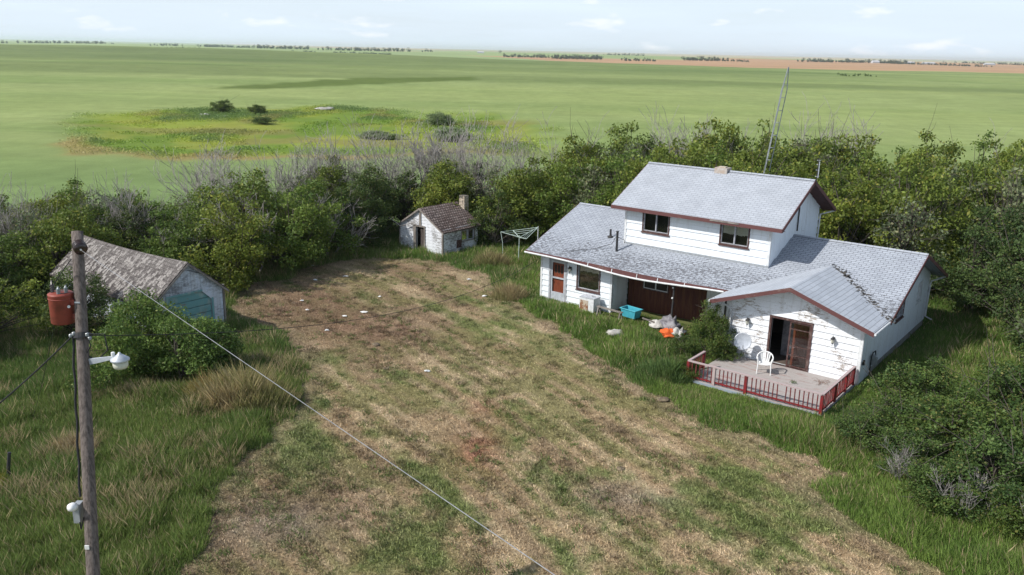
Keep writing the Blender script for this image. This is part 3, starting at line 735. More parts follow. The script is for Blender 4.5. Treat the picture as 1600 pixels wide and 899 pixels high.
# chimneys, vents, mast
ch = MB(); ch.box(-9.5, -8.85, UR-.28, UR+.25, 6.5, 7.12); ch.build('chimney', 'brickch', house)
MB().box(-9.36, -8.99, UR-.15, UR+.12, 7.12, 7.17).build('flue', 'oldbrick', house)
v = MB(); v.tube([(-12.72, 2.5, 2.9), (-12.72, 2.5, 3.92)], .06, 10); v.tube([(-12.72, 2.5, 3.92), (-12.72, 2.5, 3.98)], [.075, .075], 10); v.build('vent_pipe', 'dark_metal', house)
v = MB(); v.lathe((-13.72, 3.5, zr(3.5)), [(.16, -.02), (.14, .04), (.06, .08), (.05, .40)], 10); v.build('vent_pipe', 'dark_metal', house)
c_ = MB(); c_.tube([(-12.75, 2.55, 3.8), (-13.0, 2.5, 3.3), (-13.8, 2.3, zr(2.3)+.04), (-15.0, 1.7, zr(1.7)+.03)], .012, 5); c_.tube([(-12.72, 2.5, 3.7), (-12.45, 2.8, 3.5), (-12.6, 3.0, 3.3)], .012, 5)
c_.build('roof_cable', 'black_rubber', house)
ms = MB(); ms.tube([(UX1+.08, UR+.05, 4.5), (UX1+.08, UR+.05, 6.75)], .035, 8); ms.tube([(URr+.05, UR, 6.8), (URr+.05, UR, 8.0)], .022, 6)
mo = ms.build('service_mast', 'dark_metal', house)
q = MB()
for z in (7.15, 7.45, 7.7, 7.9): q.bar((URr-.03, UR, z), (URr+.13, UR, z+.01), .02)
q.tube([(URr+.1, UR, 7.1), (URr+.1, UR, 7.85)], .018, 6); q.build('antenna', 'galv_light', mo)
# gas meter on the gable wall
gm = MB(); gm.box(.06, .26, 1.5, 1.75, .45, .75); gm.lathe((.16, 1.4, .85), [(.10, -.03), (.12, 0), (.10, .03)], 12, (0, 1, 0)); gmo = gm.build('gas_meter', 'grey_metal', house)
q = MB(); q.tube([(.12, 1.3, .0), (.12, 1.3, .85), (.13, 1.45, 1.0), (.13, 1.8, .98), (.13, 1.9, .7), (.05, 1.95, .6)], .025, 6); q.build('pipe', 'dark_metal', gmo)
MB().box(.05, .12, .35, .45, .75, .95).build('outlet_box', 'dark_metal', house)

# ------------------------------------------------------------------ deck
deck = empty('deck', LW(0, 0, 0), TH, 'weathered plank deck with red railing in front of the farmhouse door', 'deck')
DX0, DX1, DY0, DY1 = -5.4, -.02, -3.95, -.09
m = MB(); y = DY0
while y < DY1-.05:
    x = DX0
    while x < DX1-.02:
        e = min(x+rnd.uniform(1.6, 3.0), DX1); dz = rnd.uniform(-.006, .006)
        m.box(x+.003, e-.003, y, y+.128, .045+dz, .083+dz); x = e
    y += .138
m.build('floor_board', 'deckwood', deck)
m = MB(); m.box(DX0, DX1, DY0-.02, DY0-.002, -.25, .06); m.box(DX1+.002, DX1+.02, DY0, -.1, -.25, .06); m.box(DX0-.02, DX0-.002, DY0, -.5, -.25, .06); m.build('skirting', 'skirt', deck)
ZT = .80
posts = [(-5.35, DY0+.04), (-4.25, DY0+.04), (-2.95, DY0+.04), (-1.5, DY0+.04), (-.07, DY0+.04), (-.07, -2.45), (-.07, -1.2), (-.07, -.24), (-5.35, -2.55)]
for i, (x, y) in enumerate(posts):
    if i == 3: continue
    MB().box(x-.055, x+.055, y-.055, y+.055, -.2, ZT-.02).build('post', 'redpaint' if i != 1 else 'fadedred', deck)
def rail(a, b):
    d = Vector((b[0]-a[0], b[1]-a[1], 0)); L_ = d.length; d.normalize(); n_ = Vector((-d.y, d.x, 0))
    MB().bar((a[0], a[1], ZT+.01), (b[0], b[1], ZT+.01+rnd.uniform(-.01, .01)), .10, .045).build('top_rail', 'fadedred', deck)
    MB().bar((a[0]+d.x*.06, a[1]+d.y*.06, .18), (b[0]-d.x*.06, b[1]-d.y*.06, .18), .04, .06).build('bottom_rail', 'redpaint', deck)
    k = int(L_/.165)
    for i in range(1, k):
        p = (a[0]+d.x*L_*i/k, a[1]+d.y*L_*i/k)
        if min(abs(p[0]-q[0])+abs(p[1]-q[1]) for q in posts) < .09: continue
        j = rnd.uniform(-.008, .008)
        MB().bar((p[0]+j, p[1], .12), (p[0]-j, p[1], ZT-.012), .034, .034).build('baluster', 'balpaint', deck)
rail((-5.35, DY0+.04), (-.07, DY0+.04)); rail((-.07, DY0+.04), (-.07, -.2)); rail((-5.35, -2.5), (-5.35, DY0+.04))

# plastic chair on the deck
chair = empty('plastic_chair', LW(-3.25, -1.35, .083), TH+radians(200), 'white plastic garden armchair with rounded back on the deck', 'chair')
m = MB(); n = 10
def arc(cx, cy, r, a0, a1, z, k=12): return [(cx+r*cos(a0+(a1-a0)*i/k), cy+r*sin(a0+(a1-a0)*i/k), z if not callable(z) else z(i/k)) for i in range(k+1)]
MB().prism([(-.22, -.20, .42), (.22, -.20, .42), (.24, .18, .43), (.12, .24, .43), (-.12, .24, .43), (-.24, .18, .43)], (0, 0, -.025)).build('seat', 'white_plastic', chair)
hoop = [(.29, .18, .62), (.31, .05, .63)]+[(.31*cos(a), -.05-.24*sin(a), .64+.18*sin(a)) for a in [pi*i/12 for i in range(13)]]+[(-.31, .05, .63), (-.29, .18, .62)]
MB().tube(hoop, .027, 8).build('armrest', 'white_plastic', chair, True)
m = MB()
for i in range(5):
    a = pi*(.28+.11*i); m.bar((.20*cos(a), -.18, .42), (.29*cos(a), -.05-.23*sin(a), .63+.18*sin(a)), .055, .012, (0, 1, 0))
m.build('backrest', 'white_plastic', chair)
for sx in (-1, 1):
    for (y0, y1, zt) in ((.17, .23, .62), (-.16, -.27, .58)):
        MB().tube([(sx*.27, y1, 0), (sx*.25, y0, .42), (sx*.29, y0, zt)], [.02, .026, .022], 7).build('leg', 'white_plastic', chair)
# satellite dish on the deck
dish = empty('satellite_dish', LW(-4.55, -.62, .083), TH+radians(10), 'pale grey satellite dish standing against the front room wall', 'satellite dish')
nrm = Vector((.25, -1, .28)).normalized()
pr = [(.0, .0), (.12, .006), (.24, .025), (.33, .05), (.36, .062), (.36, .075), (.33, .062), (.24, .037), (.12, .02), (.0, .012)]
MB().lathe((0, 0, .86), pr, 28, nrm).build('reflector', 'galv_light', dish, True)
MB().tube([(0, .06, .0), (0, .06, .84)], .025, 8).build('mast', 'grey_metal', dish)
MB().tube([(.02, 0, .56), (.12, -.4, .72), (.13, -.46, .82)], .013, 6).build('feed_arm', 'grey_metal', dish)
MB().lathe(Vector((.13, -.46, .82)), [(.03, 0), (.035, .05), (.02, .1)], 8, -nrm).build('receiver', 'grey_metal', dish)
m = MB()
for a in (0, 2.1, 4.2): m.bar((0, .06, .35), (.25*cos(a), .06+.22*sin(a), .005), .02)
m.build('tripod_leg', 'grey_metal', dish)
# dry twigs on the deck
for (u, w, lab) in ((-1.0, -.9, 'brown dry twigs scattered by the deck corner near the wall'), (-1.9, -1.7, 'green weed growing between the deck boards')):
    m = MB()
    for i in range(26):
        a = rnd.uniform(0, 2*pi); L_ = rnd.uniform(.1, .35); x, y = rnd.gauss(0, .14), rnd.gauss(0, .10)
        m.tube([(x, y, .01), (x+L_*.5*cos(a), y+L_*.5*sin(a), .05+rnd.random()*.05), (x+L_*cos(a+.3), y+L_*sin(a+.3), .015)], [.006, .005, .003], 4)
    if 'weed' in lab:
        o = m.build('deck_weed', mottled('weed_green', (.06, .12, .03), (.09, .14, .04)))
        o.scale = (.4, .4, 1.5); tag(o, lab, 'weed')
    else:
        o = m.build('dry_twigs', mottled('dry_twig_brown', (.2, .11, .08), (.28, .2, .15))); tag(o, lab, 'twigs')
    o.location = LW(u, w, .086)

# ------------------------------------------------------------------ porch clutter
ac = empty('metal_cabinet', LW(-13.4, 1.32, -.02), TH, 'boxy white metal cabinet with rusty front under the kitchen window', 'cabinet')
m = MB(); m.box(-.42, .42, -.30, .30, .0, .74); m.build('casing', 'white_metal', ac)
MB().box(-.38, .1, -.315, -.302, .1, .62).build('front_panel', mottled('rusty_front', (.5, .42, .33), (.26, .12, .06), 5, .45, .6), ac)
MB().box(-.43, .43, -.31, .31, .742, .77).build('lid', 'galv_light', ac)
m = MB(); m.tube([(.05, .1, .775), (.15, .0, .82), (.3, .05, .79)], .025, 6); m.build('pipe_elbow', 'grey_metal', ac)
tub = empty('plastic_tub', LW(-11.15, 1.55, .12), TH+radians(-8), 'turquoise plastic tub standing in the weeds under the porch', 'tub')
def tubshell(a, b, h, t):
    vs = []; 
    for (sx, sy, z) in ((a*.85, b*.85, 0), (a, b, h), (a-t, b-t, h), (a*.85-t, b*.85-t, t)):
        vs += [(-sx, -sy, z), (sx, -sy, z), (sx, sy, z), (-sx, sy, z)]
    fs = [(3, 2, 1, 0), (12, 13, 14, 15)]
    for l in range(3):
        for i in range(4): fs.append((l*4+i, l*4+(i+1) % 4, (l+1)*4+(i+1) % 4, (l+1)*4+i))
    return MB().add(vs, fs)
tubshell(.44, .27, .40, .02).build('body', 'turquoise', tub)
m = MB()
for (a, b, c, d) in ((-.48, .48, -.31, -.262), (-.48, .48, .262, .31), (-.48, -.432, -.262, .262), (.432, .48, -.262, .262)): m.box(a, b, c, d, .385, .42)
m.build('rim', mottled('turquoise_rim', (.12, .52, .62), (.1, .46, .55), rough=.35, bump=0), tub)
bench = empty('wooden_trestle', LW(-12.0, .95, 0), TH+radians(-6), 'grey plank trestle standing in long grass beside the turquoise tub', 'trestle')
MB().box(-.75, .75, -.08, .08, .42, .47).build('plank', 'wood_grey', bench)
for x in (-.66, .66): 
    for s_ in (-1, 1): MB().bar((x, s_*.16, 0), (x, s_*.04, .42), .06, .05).build('leg', 'wood_grey', bench)
pp = empty('porch_post', LW(-8.9, 1.35, 0), TH, 'thin dark metal post propping the sagging porch eave', 'post')
MB().bar((0, 0, -.05), (.05, 0, 2.38), .07).build('shaft', 'dark_metal', pp)
for z in (1.55, 2.05): MB().lathe((.02, -.05, z), [(.03, 0), (.05, .02), (.03, .06)], 8, (0, -1, .2)).build('insulator', 'white_plastic', pp)
def blob(name, c, r, mat, lab, cat, seed, flat=.5, group=None):
    amp = 1.0 if 'heap' in name else .35
    rg = np.random.default_rng(seed); nu, nv = 18, 10; vs = []; 
    for j in range(nv+1):
        for i in range(nu):
            a = 2*pi*i/nu; b = -pi/2+pi*j/nv
            k = 1+amp*(fbm(np.array([3*cos(a)*cos(b)+seed]), np.array([3*sin(a)*cos(b)+2*sin(b)]), seed, 3)[0]-.5)*2
            vs.append((r*k*cos(a)*cos(b)*1.2, r*k*sin(a)*cos(b), max(-.02, r*k*flat*(sin(b)+.6))))
    fs = [(j*nu+i, j*nu+(i+1) % nu, (j+1)*nu+(i+1) % nu, (j+1)*nu+i) for j in range(nv) for i in range(nu)]
    o = MB().add(vs, fs).build(name, mat, None, True); o.location = c; o.rotation_euler[2] = seed*1.3
    return tag(o, lab, cat, group)
blob('cloth_heap', LW(-8.6, .95, .15), .46, 'cloth_grey', 'crumpled grey rags heaped beside the porch post', 'rags', 3, .7)
blob('cloth_heap', LW(-8.35, .35, .08), .36, 'orange', 'crumpled bright orange cloth on the junk beside the porch post', 'cloth', 5, .45)
blob('cloth_heap', LW(-7.95, .3, .15), .26, 'cloth_white', 'dirty white bag next to the orange cloth', 'bag', 6, .8)
blob('rubble_heap', LW(-9.6, 1.45, .0), .40, 'cloth_white', 'low pale rubble heap between the tub and the porch post', 'rubble', 8, .4)
blob('rubble_heap', LW(-9.1, 1.6, .0), .34, 'stone', 'pale broken concrete lump behind the porch post', 'rubble', 11, .5)
blob('boulder', LW(-10.3, -1.35, .08), .34, 'stone', 'pale flat boulder in the long grass before the porch', 'rock', 12, .5)
for (u, w, ro, L_, lab) in ((-9.9, 1.1, .4, .7, 'short pale board lying in the weeds below the porch'), (-8.7, .9, -.5, .5, 'small pale stick leaning on the rags')):
    o = MB().box(-L_/2, L_/2, -.05, .05, 0, .04).build('loose_board', 'wood_grey'); o.location = LW(u, w, .28); o.rotation_euler = (.1, .25, TH+ro); tag(o, lab, 'board')

# ------------------------------------------------------------------ garage
def zgr(w, back=0.): return 1.98+.83*((w if w <= -13.85 else -27.7-w)+15.72)-back
gar = empty('garage', LW(0, 0, 0), TH, 'old grey white garage with teal overhead door and wood shake roof', 'garage')
GX1, GX0, GW0, GW1, GWR = -24.3, -33.0, -15.5, -12.15, -13.85
AP = 3.42
m = MB(); k = MB()
gd = (-14.85-GW0, -12.78-GW0, 0, 2.0)
ef, ea = 1.98, AP-.02
slf = (AP-2.02)/(GWR-GW0); slb = (AP-2.02)/(GW1-GWR)
def fdoor(): return [(0, GW0)]
plG = [(-slf, 1, 2.02), (slb, 1, 2.02+slb*(GW1-GW0))]
# vertical boards on the front
x = 0.
siding(k, (GX1, GW0), dyp, right, GW1-GW0, -.1, 3.5, [gd], plG, rowh=3.6, flat=(-.12, 0.))
xs = 0.
while xs < GW1-GW0-.01:
    e = min(xs+.15, GW1-GW0)
    for poly, r0 in wall_cells(GW1-GW0, 0.0, 3.5, 3.6, [gd], plG+[(-1, 0, -xs-.004), (1, 0, e-.004)]):
        n_ = len(poly); o_ = .018+rnd.uniform(0, .008)
        fr = [(GX1+o_, GW0+s_, z_) for s_, z_ in poly]; bk = [(GX1+.001, GW0+s_, z_) for s_, z_ in poly]
        m.add(fr+bk, [tuple(range(n_)), tuple(range(2*n_-1, n_-1, -1))]+[(i, i+n_, (i+1) % n_+n_, (i+1) % n_) for i in range(n_)])
    xs = e
siding(m, (GX0, GW0), dxp, (0, -1), GX1-GX0, 0, 1.70, rowh=.17); core(k, (GX0, GW0), dxp, (0, -1), GX1-GX0-.13, 0, 1.68)
siding(m, (GX1, GW1), (-1, 0), (0, 1), GX1-GX0, 0, 1.70, rowh=.17); core(k, (GX1-.13, GW1), (-1, 0), (0, 1), GX1-GX0-.26, 0, 1.68)
siding(m, (GX0, GW1), (0, -1), (-1, 0), GW1-GW0, 0, 3.2, [], [(-slb, 1, 1.62), (slf, 1, 1.62+slf*(GW1-GW0))], rowh=.16)
m.build('wall', 'garage_paint', gar); k.build('inner_wall', 'core', gar)
def gsag(U, V): return -.26*np.sin(pi*np.clip(1-U, 0, 1))*.35-(1-U)*.16
r = MB()
slab(r, (GX0-.2, GW0-.22, 1.86), (GX1+.16, GW0-.22, 1.86), (GX1+.16, GWR, AP+.03), (GX0-.2, GWR, AP+.03), .07, 44, 14, .03, 15, lambda U, V: -.10*np.sin(pi*U)-(1-U)*.18)
slab(r, (GX1+.16, GW1+.2, 1.86), (GX0-.2, GW1+.2, 1.86), (GX0-.2, GWR, AP+.03), (GX1+.16, GWR, AP+.03), .07, 44, 14, .03, 16, lambda U, V: -.10*np.sin(pi*U)-U*.18)
ro = r.build('roof', 'roof_garage', gar)
# loose, curled shakes standing off the roof
ls = MB()
for i in range(230):
    u = rnd.uniform(GX0, GX1); t = rnd.random()*.92; w = GW0-.2+(GWR-GW0+.2)*t; z = 1.86+(AP-1.83)*t
    uu = (u-GX0)/(GX1-GX0); z += -.10*math.sin(pi*uu)-(1-uu)*.18+.02
    a = .07; b = .11; lift = rnd.uniform(.0, .03)
    sl = (AP-1.83)/(GWR-GW0+.2)
    ls.add([(u-a, w-b, z-b*sl+lift), (u+a, w-b, z-b*sl+lift*rnd.random()), (u+a, w+b, z+b*sl), (u-a, w+b, z+b*sl)], [(0, 1, 2, 3)])
ls.build('loose_shake', mottled('pale_loose_shakes', (.34, .315, .29), (.14, .12, .11), 12), gar)
m = MB()
m.prism([(GX1+.165, GW0-.22, 1.80), (GX1+.165, GWR, AP-.03), (GX1+.165, GWR, AP-.13), (GX1+.165, GW0-.22, 1.70)], (.025, 0, 0))
m.prism([(GX1+.165, GW1+.2, 1.80), (GX1+.165, GWR, AP-.03), (GX1+.165, GWR, AP-.13), (GX1+.165, GW1+.2, 1.70)], (.025, 0, 0))
m.build('barge_board', 'wood_grey', gar)
# overhead door with cut corners
d0, d1 = -14.85, -12.78
for i in range(6):
    z0 = .02+i*.33; z1 = z0+.305; m = MB()
    poly = [(d0+.01, z0), (d1-.01, z0), (d1-.01, z1), (d0+.01, z1)]
    m.prism([(GX1-.07, y_, z_) for y_, z_ in poly], (.05+.004*(i % 2), 0, 0)); m.prism([(GX1-.02, y_, z_) for y_, z_ in [(d0+.12, z0+.07), (d1-.12, z0+.07), (d1-.12, z1-.07), (d0+.12, z1-.07)]], (.012, 0, 0)); o = m.build('door_panel', 'teal', gar)
MB().box(GX1-.024, GX1-.012, -13.45, -13.05, 1.42, 1.52).build('door_vent', 'dark_metal', gar)
m = MB(); tw = .09
m.box(GX1+.03, GX1+.055, d0-tw, d0, 0, 2.08); m.box(GX1+.03, GX1+.055, d1, d1+tw, 0, 1.62); m.box(GX1+.03, GX1+.055, d0, d1-.42, 1.995, 2.08)
m.build('door_frame', 'teal', gar)
MB().prism([(GX1+.028, d1+.02, 2.1), (GX1+.028, d1+.02, 1.58), (GX1+.028, d1-.02, 1.58), (GX1+.028, d1-.46, 2.02), (GX1+.028, d1-.46, 2.1)], (.02, 0, 0)).build('corner_brace', 'garage_paint', gar)
m = MB(); m.box(GX1+.0, GX1+.06, GW1-.05, GW1+.04, 0, 2.1); m.build('corner_board', 'wood_grey', gar)
MB().tube([(GX1+.05, GWR, AP-.35), (GX1+.05, -13.2, 2.8), (GX1+.05, -12.6, 2.55), (GX1+.05, GW1, 2.35)], .012, 5).build('hanging_cable', 'black_rubber', gar)
MB().box(-29.2, -27.3, GW0-.10, GW0-.075, 1.60, 1.68).build('loose_eave_board', 'wood_grey', gar)

# ------------------------------------------------------------------ small shed
shed = empty('shed', LW(0, 0, 0), TH, 'small flaking white shed with brown shake roof and broken door', 'shed')
SX0, SX1, SW0, SW1, SXR = -30.2, -26.5, 4.8, 8.1, -28.37
SAP = 2.82; se = 1.62; ss = (SAP-se)/(SXR-SX0)
sdn = (-28.75-SX0, -28.05-SX0, 0, 1.62)
plS = [(-ss, 1, se), (ss, 1, se+ss*(SX1-SX0))]
m = MB(); k = MB()
siding(m, (SX0, SW0), dxp, front, SX1-SX0, -.1, 2.9, [sdn], plS, rowh=.2); core(k, (SX0, SW0), dxp, front, SX1-SX0, -.1, 2.9, [sdn], plS, .1)
swn = (6.55-SW0, 7.75-SW0, .72, 1.38)
siding(m, (SX1, SW0), dyp, right, SW1-SW0, -.1, se+.05, [swn], rowh=.2); core(k, (SX1, SW0+.1), dyp, right, SW1-SW0-.1, -.1, se, [(swn[0]-.1, swn[1]-.1, swn[2], swn[3])], (), .1)
siding(m, (SX0, SW1), (0, -1), (-1, 0), SW1-SW0, -.1, se+.05, rowh=.2); siding(m, (SX1, SW1), (-1, 0), (0, 1), SX1-SX0, -.1, 2.9, [], plS, rowh=.2)
m.build('wall', 'shed_paint', shed); k.build('inner_wall', 'core', shed)
r = MB()
slab(r, (SX0-.2, SW1+.15, se-.08), (SX0-.2, SW0-.15, se-.08), (SXR, SW0-.15, SAP+.03), (SXR, SW1+.15, SAP+.03), .06, 16, 12, .02, 21)
slab(r, (SX1+.2, SW0-.15, se-.08), (SX1+.2, SW1+.15, se-.08), (SXR, SW1+.15, SAP+.03), (SXR, SW0-.15, SAP+.03), .06, 16, 12, .02, 22)
r.build('roof', 'roof_shed', shed)
m = MB(); m.prism([(SX0-.2, SW0-.155, se-.12), (SXR, SW0-.155, SAP-.01), (SXR, SW0-.155, SAP-.10), (SX0-.2, SW0-.155, se-.21)], (0, -.02, 0)); m.prism([(SX1+.2, SW0-.155, se-.12), (SXR, SW0-.155, SAP-.01), (SXR, SW0-.155, SAP-.10), (SX1+.2, SW0-.155, se-.21)], (0, -.02, 0))
m.build('barge_board', 'wood_grey', shed)
m = MB()
for i in range(8): y = SW0+.1+i*.44; m.box(SX1+.04, SX1+.18, y, y+.05, se-.17, se-.07)
m.build('rafter_end', 'wood_grey', shed)
m = MB(); m.box(SXR-.09, SXR+.07, SW0-.075, SW0-.045, 1.7, SAP-.1); m.box(SX1-.05, SX1+.05, SW0-.06, SW0+.04, 0, se-.05); m.box(SX0-.04, SX0+.05, SW0-.06, SW0+.04, 0, se-.05); m.build('corner_board', 'wood_grey', shed)
m = MB(); a, b = -28.75, -28.05
m.box(a-.22, a, SW0-.07, SW0+.02, 0, 1.72); m.box(b, b+.1, SW0-.07, SW0+.02, 0, 1.72); m.box(a, b, SW0-.06, SW0+.02, 1.62, 1.72)
dsh = m.build('door', 'wood_grey', shed)
MB().box(a, b, SW0+.35, SW0+.38, 0, 1.62).build('dark_interior', 'interior', dsh)
MB().add([(a+.35, SW0+.02, .05), (b-.02, SW0+.25, .05), (b-.02, SW0+.25, 1.5), (a+.35, SW0+.02, 1.5), (a+.35, SW0+.05, .05), (b-.02, SW0+.28, .05), (b-.02, SW0+.28, 1.5), (a+.35, SW0+.05, 1.5)], [(0, 1, 2, 3), (7, 6, 5, 4), (0, 3, 7, 4), (1, 5, 6, 2), (3, 2, 6, 7), (0, 4, 5, 1)]).build('door_leaf', mottled('brown_grey_door', (.13, .10, .09), (.22, .18, .16), 4, stretch=(4, 4, 1)), dsh)
window(shed, (SX1, SW0), dyp, right, *swn, depth=.09, frame='wood_grey', sill=False)
MB().box(SX1+.036, SX1+.06, 6.05, 6.5, .35, .85).build('dark_board', 'brownframe', shed)
m = MB()
for i in range(7): m.box(-28.06-.0, -27.62, SW1-.02+.0, SW1+.40, 1.9+i*.2+.004, 1.9+i*.2+.192)
m.build('chimney', 'oldbrick', shed)
for i, (p0, p1, p2, lab) in enumerate((((-31.0, 4.6, 1.9), (-29.9, 4.55, 1.5), (-28.5, 4.6, 2.0), 'long thin grey branch leaning across the shed front'), ((-29.2, 4.0, .05), (-28.6, 3.8, .12), (-28.0, 3.9, .06), 'short fallen grey branch on the ground before the shed door'))):
    o = MB().tube([LW(*p0), LW(*p1), LW(*p2)], [.02, .03, .015], 6).build('fallen_branch', 'deadwood'); tag(o, lab, 'branch')

# ------------------------------------------------------------------ clothes line
cl = empty('clothes_dryer', LW(-22.0, 6.65, 0), TH+.3, 'pale green metal rotary clothes dryer leaning in long grass beside the house', 'clothes dryer')
m = 'ceramic_grey'
gp = mottled('pale_green_enamel', (.50, .60, .54), (.42, .5, .46), rough=.4, bump=0)
MB().tube([(0, 0, -.1), (.03, 0, 1.75)], .028, 8).build('mast', gp, cl)
tips = [(-1.0, -.45, 1.95), (.75, -.75, 1.75), (1.05, .45, 2.25), (-.65, .7, 1.85)]
for t_ in tips: MB().bar((.03, 0, 1.62), t_, .035).build('arm', gp, cl)
m = MB()
for i in range(4):
    m.bar(tips[i], tips[(i+1) % 4], .025)
    for q in (.75, .5):
        A = Vector((.03, 0, 1.62)); p = A.lerp(Vector(tips[i]), q); s_ = A.lerp(Vector(tips[(i+1) % 4]), q); m.tube([p, s_], .012, 4)
m.build('drying_line', gp, cl)
MB().bar((1.05, .45, 1.3), (1.05, .45, 2.3), .10, .03).build('end_board', 'white_metal', cl)
MB().tube([(-1.0, -.45, 1.93), (-.85, -.5, 1.3), (-.8, -.52, .0)], .016, 6).build('hanging_rod', gp, cl)

# ------------------------------------------------------------------ utility pole and wires
PT = Vector((-8.27, 15.84, 9.0)); PB = Vector((-8.27, 15.84, 9.0))
def G(px, py, z=0.):
    d = FW+RT*(px-800)/F-UP*(py-449.5)/F; t = (z-H)/d[2]; return Vector((d[0]*t, d[1]*t, z))
def Pj(p):
    v = np.array(p, float)-np.array([0, 0, H]); d = v@FW; return (800+F*(v@RT)/d, 449.5-F*(v@UP)/d)
PB = G(159, 1180, 0.)
ax = (PT-PB).normalized()
def onp(z): return PB+(PT-PB)*(z/PT.z)
def zpy(py):
    lo, hi = 0., 9.
    for _ in range(40):
        mm = (lo+hi)/2
        if Pj(onp(mm))[1] > py: lo = mm
        else: hi = mm
    return lo
pole = empty('utility_pole', PB, 0, 'tall leaning grey brown wooden utility pole with red transformer and yard lamp', 'utility pole')
def PL_(p): return Vector(p)-PB
sh = MB(); pts = []; rs = []
for i in range(19):
    t = i/18; pts.append(PL_(PB.lerp(PT, t))-Vector((0, 0, .4 if i == 0 else 0))); rs.append(.126-.022*t)
sh.tube(pts, rs, 20); shaft = sh.build('shaft', 'pole_wood', pole, True)
for p in shaft.data.polygons[-2:]: p.use_smooth = False
# transformer
zt = zpy(482); c = PL_(onp(zt))+Vector((-.36, .02, 0))
tr = MB().lathe(c, [(.205, -.29), (.22, -.27), (.22, .25), (.225, .26), (.225, .28), (.19, .30), (.05, .32)], 28).build('transformer', 'transformer', pole, True)
m = MB(); m.lathe(c+Vector((0, 0, 0)), [(.224, .19), (.229, .20), (.224, .21)], 28); m.box(c.x+.18, c.x+.27, c.y-.07, c.y+.07, c.z-.2, c.z-.1); m.box(c.x+.18, c.x+.27, c.y-.07, c.y+.07, c.z+.08, c.z+.18)
m.build('bracket', 'transformer', tr)
for (dx, dy, s_) in ((-.13, -.02, 1.3), (.03, -.12, .8), (.12, -.02, .8)):
    pr = [(.018, 0)]
    for i in range(4): pr += [(.045*s_**.3, .02+i*.035*s_), (.02, .035+i*.035*s_)]
    pr.append((.012, .19*s_))
    MB().lathe(c+Vector((dx, dy, .29)), pr, 10).build('bushing', 'ceramic_grey' if s_ < 1 else 'ceramic', tr, True)
MB().lathe(c+Vector((.19, -.12, .06)), [(.028, -.01), (.028, .01)], 10, (.6, -1, 0)).build('plate', 'white_plastic', tr)
MB().tube([c+Vector((-.2, .1, .36)), c+Vector((.0, .05, .62)), c+Vector((.28, 0, .95))], .008, 5).build('jumper_wire', 'black_rubber', tr)
# top insulator
it = PL_(PT)+Vector((.06, -.12, -.24))
pr = []
for i in range(3): pr += [(.04, i*.07), (.125, i*.07+.015), (.125, i*.07+.04), (.04, i*.07+.055)]
ins = MB().lathe(it, pr, 16, (.55, -.75, -.15)).build('insulator', 'ceramic', pole, True)
MB().tube([it+Vector((.06, -.08, -.02)), it+Vector((.12, -.17, -.05))], .018, 6).build('clamp', 'white_plastic', ins)
# collar with cable fittings
zc = zpy(524); cc = PL_(onp(zc))
m = MB(); m.lathe(cc, [(.155, -.05), (.155, .05)], 16, ax); m.build('collar', 'dark_metal', pole)
m = MB()
for i, (dx, dz) in enumerate(((-.16, .02), (-.1, .06), (.15, .05), (.19, -.02))): m.lathe(cc+Vector((dx, -.1, dz)), [(.02, -.035), (.035, -.02), (.035, .02), (.02, .035)], 10)
m.build('spool_insulator', 'ceramic_grey', pole)
m = MB(); m.tube([cc+Vector((.15, -.1, .06)), cc+Vector((.45, -.05, .05)), cc+Vector((.5, -.1, -.25)), cc+Vector((.3, -.12, -.45)), cc+Vector((.1, -.13, -.35))], .014, 6); m.tube([cc+Vector((.12, -.1, .1)), cc+Vector((.22, -.15, -.15)), cc+Vector((.08, -.14, -.38))], .012, 6)
m.build('cable_loop', 'black_rubber', pole)
# lamp on its arm
zl = zpy(562); lc = PL_(onp(zl)); lm = MB(); lm.prism([lc+Vector((.11, -.02, -.10)), lc+Vector((.11, -.02, .02)), lc+Vector((.68, -.10, .12)), lc+Vector((.68, -.10, .07))], (0, .035, 0))
arm = lm.build('lamp_arm', 'galv_light', pole)
L0 = lc+Vector((.74, -.1, .04))
MB().lathe(L0, [(.0, .16), (.02, .155), (.03, .13), (.07, .10), (.168, .03), (.172, .0), (.16, .0)], 24).build('lamp_hood', 'galv_light', arm, True)
MB().lathe(L0, [(.135, .0), (.135, -.11), (.115, -.15), (.05, -.155)], 24).build('lamp_shade', 'lampglass', arm, True)
MB().lathe(L0+Vector((-.12, 0, .08)), [(.035, 0), (.035, .07), (.02, .08)], 10).build('photocell', 'white_plastic', arm)
# running cable, meter box
m = MB(); pts = []
z1, z0 = zc, zpy(775)
for i in range(16):
    z = z1+(z0-z1)*i/15; pts.append(PL_(onp(z))+Vector((-.155+.012*sin(i*1.7), -.04, 0)))
m.tube(pts, .022, 6); m.build('riser_cable', 'black_rubber', pole)
mc = PL_(onp(zpy(795)))
mt = MB().box(mc.x-.27, mc.x-.15, mc.y-.12, mc.y+.08, mc.z-.24, mc.z+.12).build('meter_box', 'grey_metal', pole)
MB().lathe(mc+Vector((-.23, -.16, .12)), [(.07, -.06), (.085, 0), (.07, .07), (.03, .09)], 14, (-.3, -1, .35)).build('meter_dome', 'white_plastic', mt, True)
m = MB(); m.tube([mc+Vector((-.17, -.1, -.2)), mc+Vector((-.12, -.17, -.32)), mc+Vector((-.06, -.15, -.1))], .015, 6); m.build('cable_end', 'black_rubber', mt)
sp = PL_(onp(zpy(848))); MB().box(sp.x-.06, sp.x+.02, sp.y-.155, sp.y-.135, sp.z-.05, sp.z+.03).build('tag_plate', 'white_plastic', pole)
sp = PL_(onp(zpy(470))); MB().box(sp.x-.05, sp.x+.05, sp.y-.135, sp.y-.12, sp.z-.012, sp.z+.012).build('tag_plate', 'galv_light', pole)
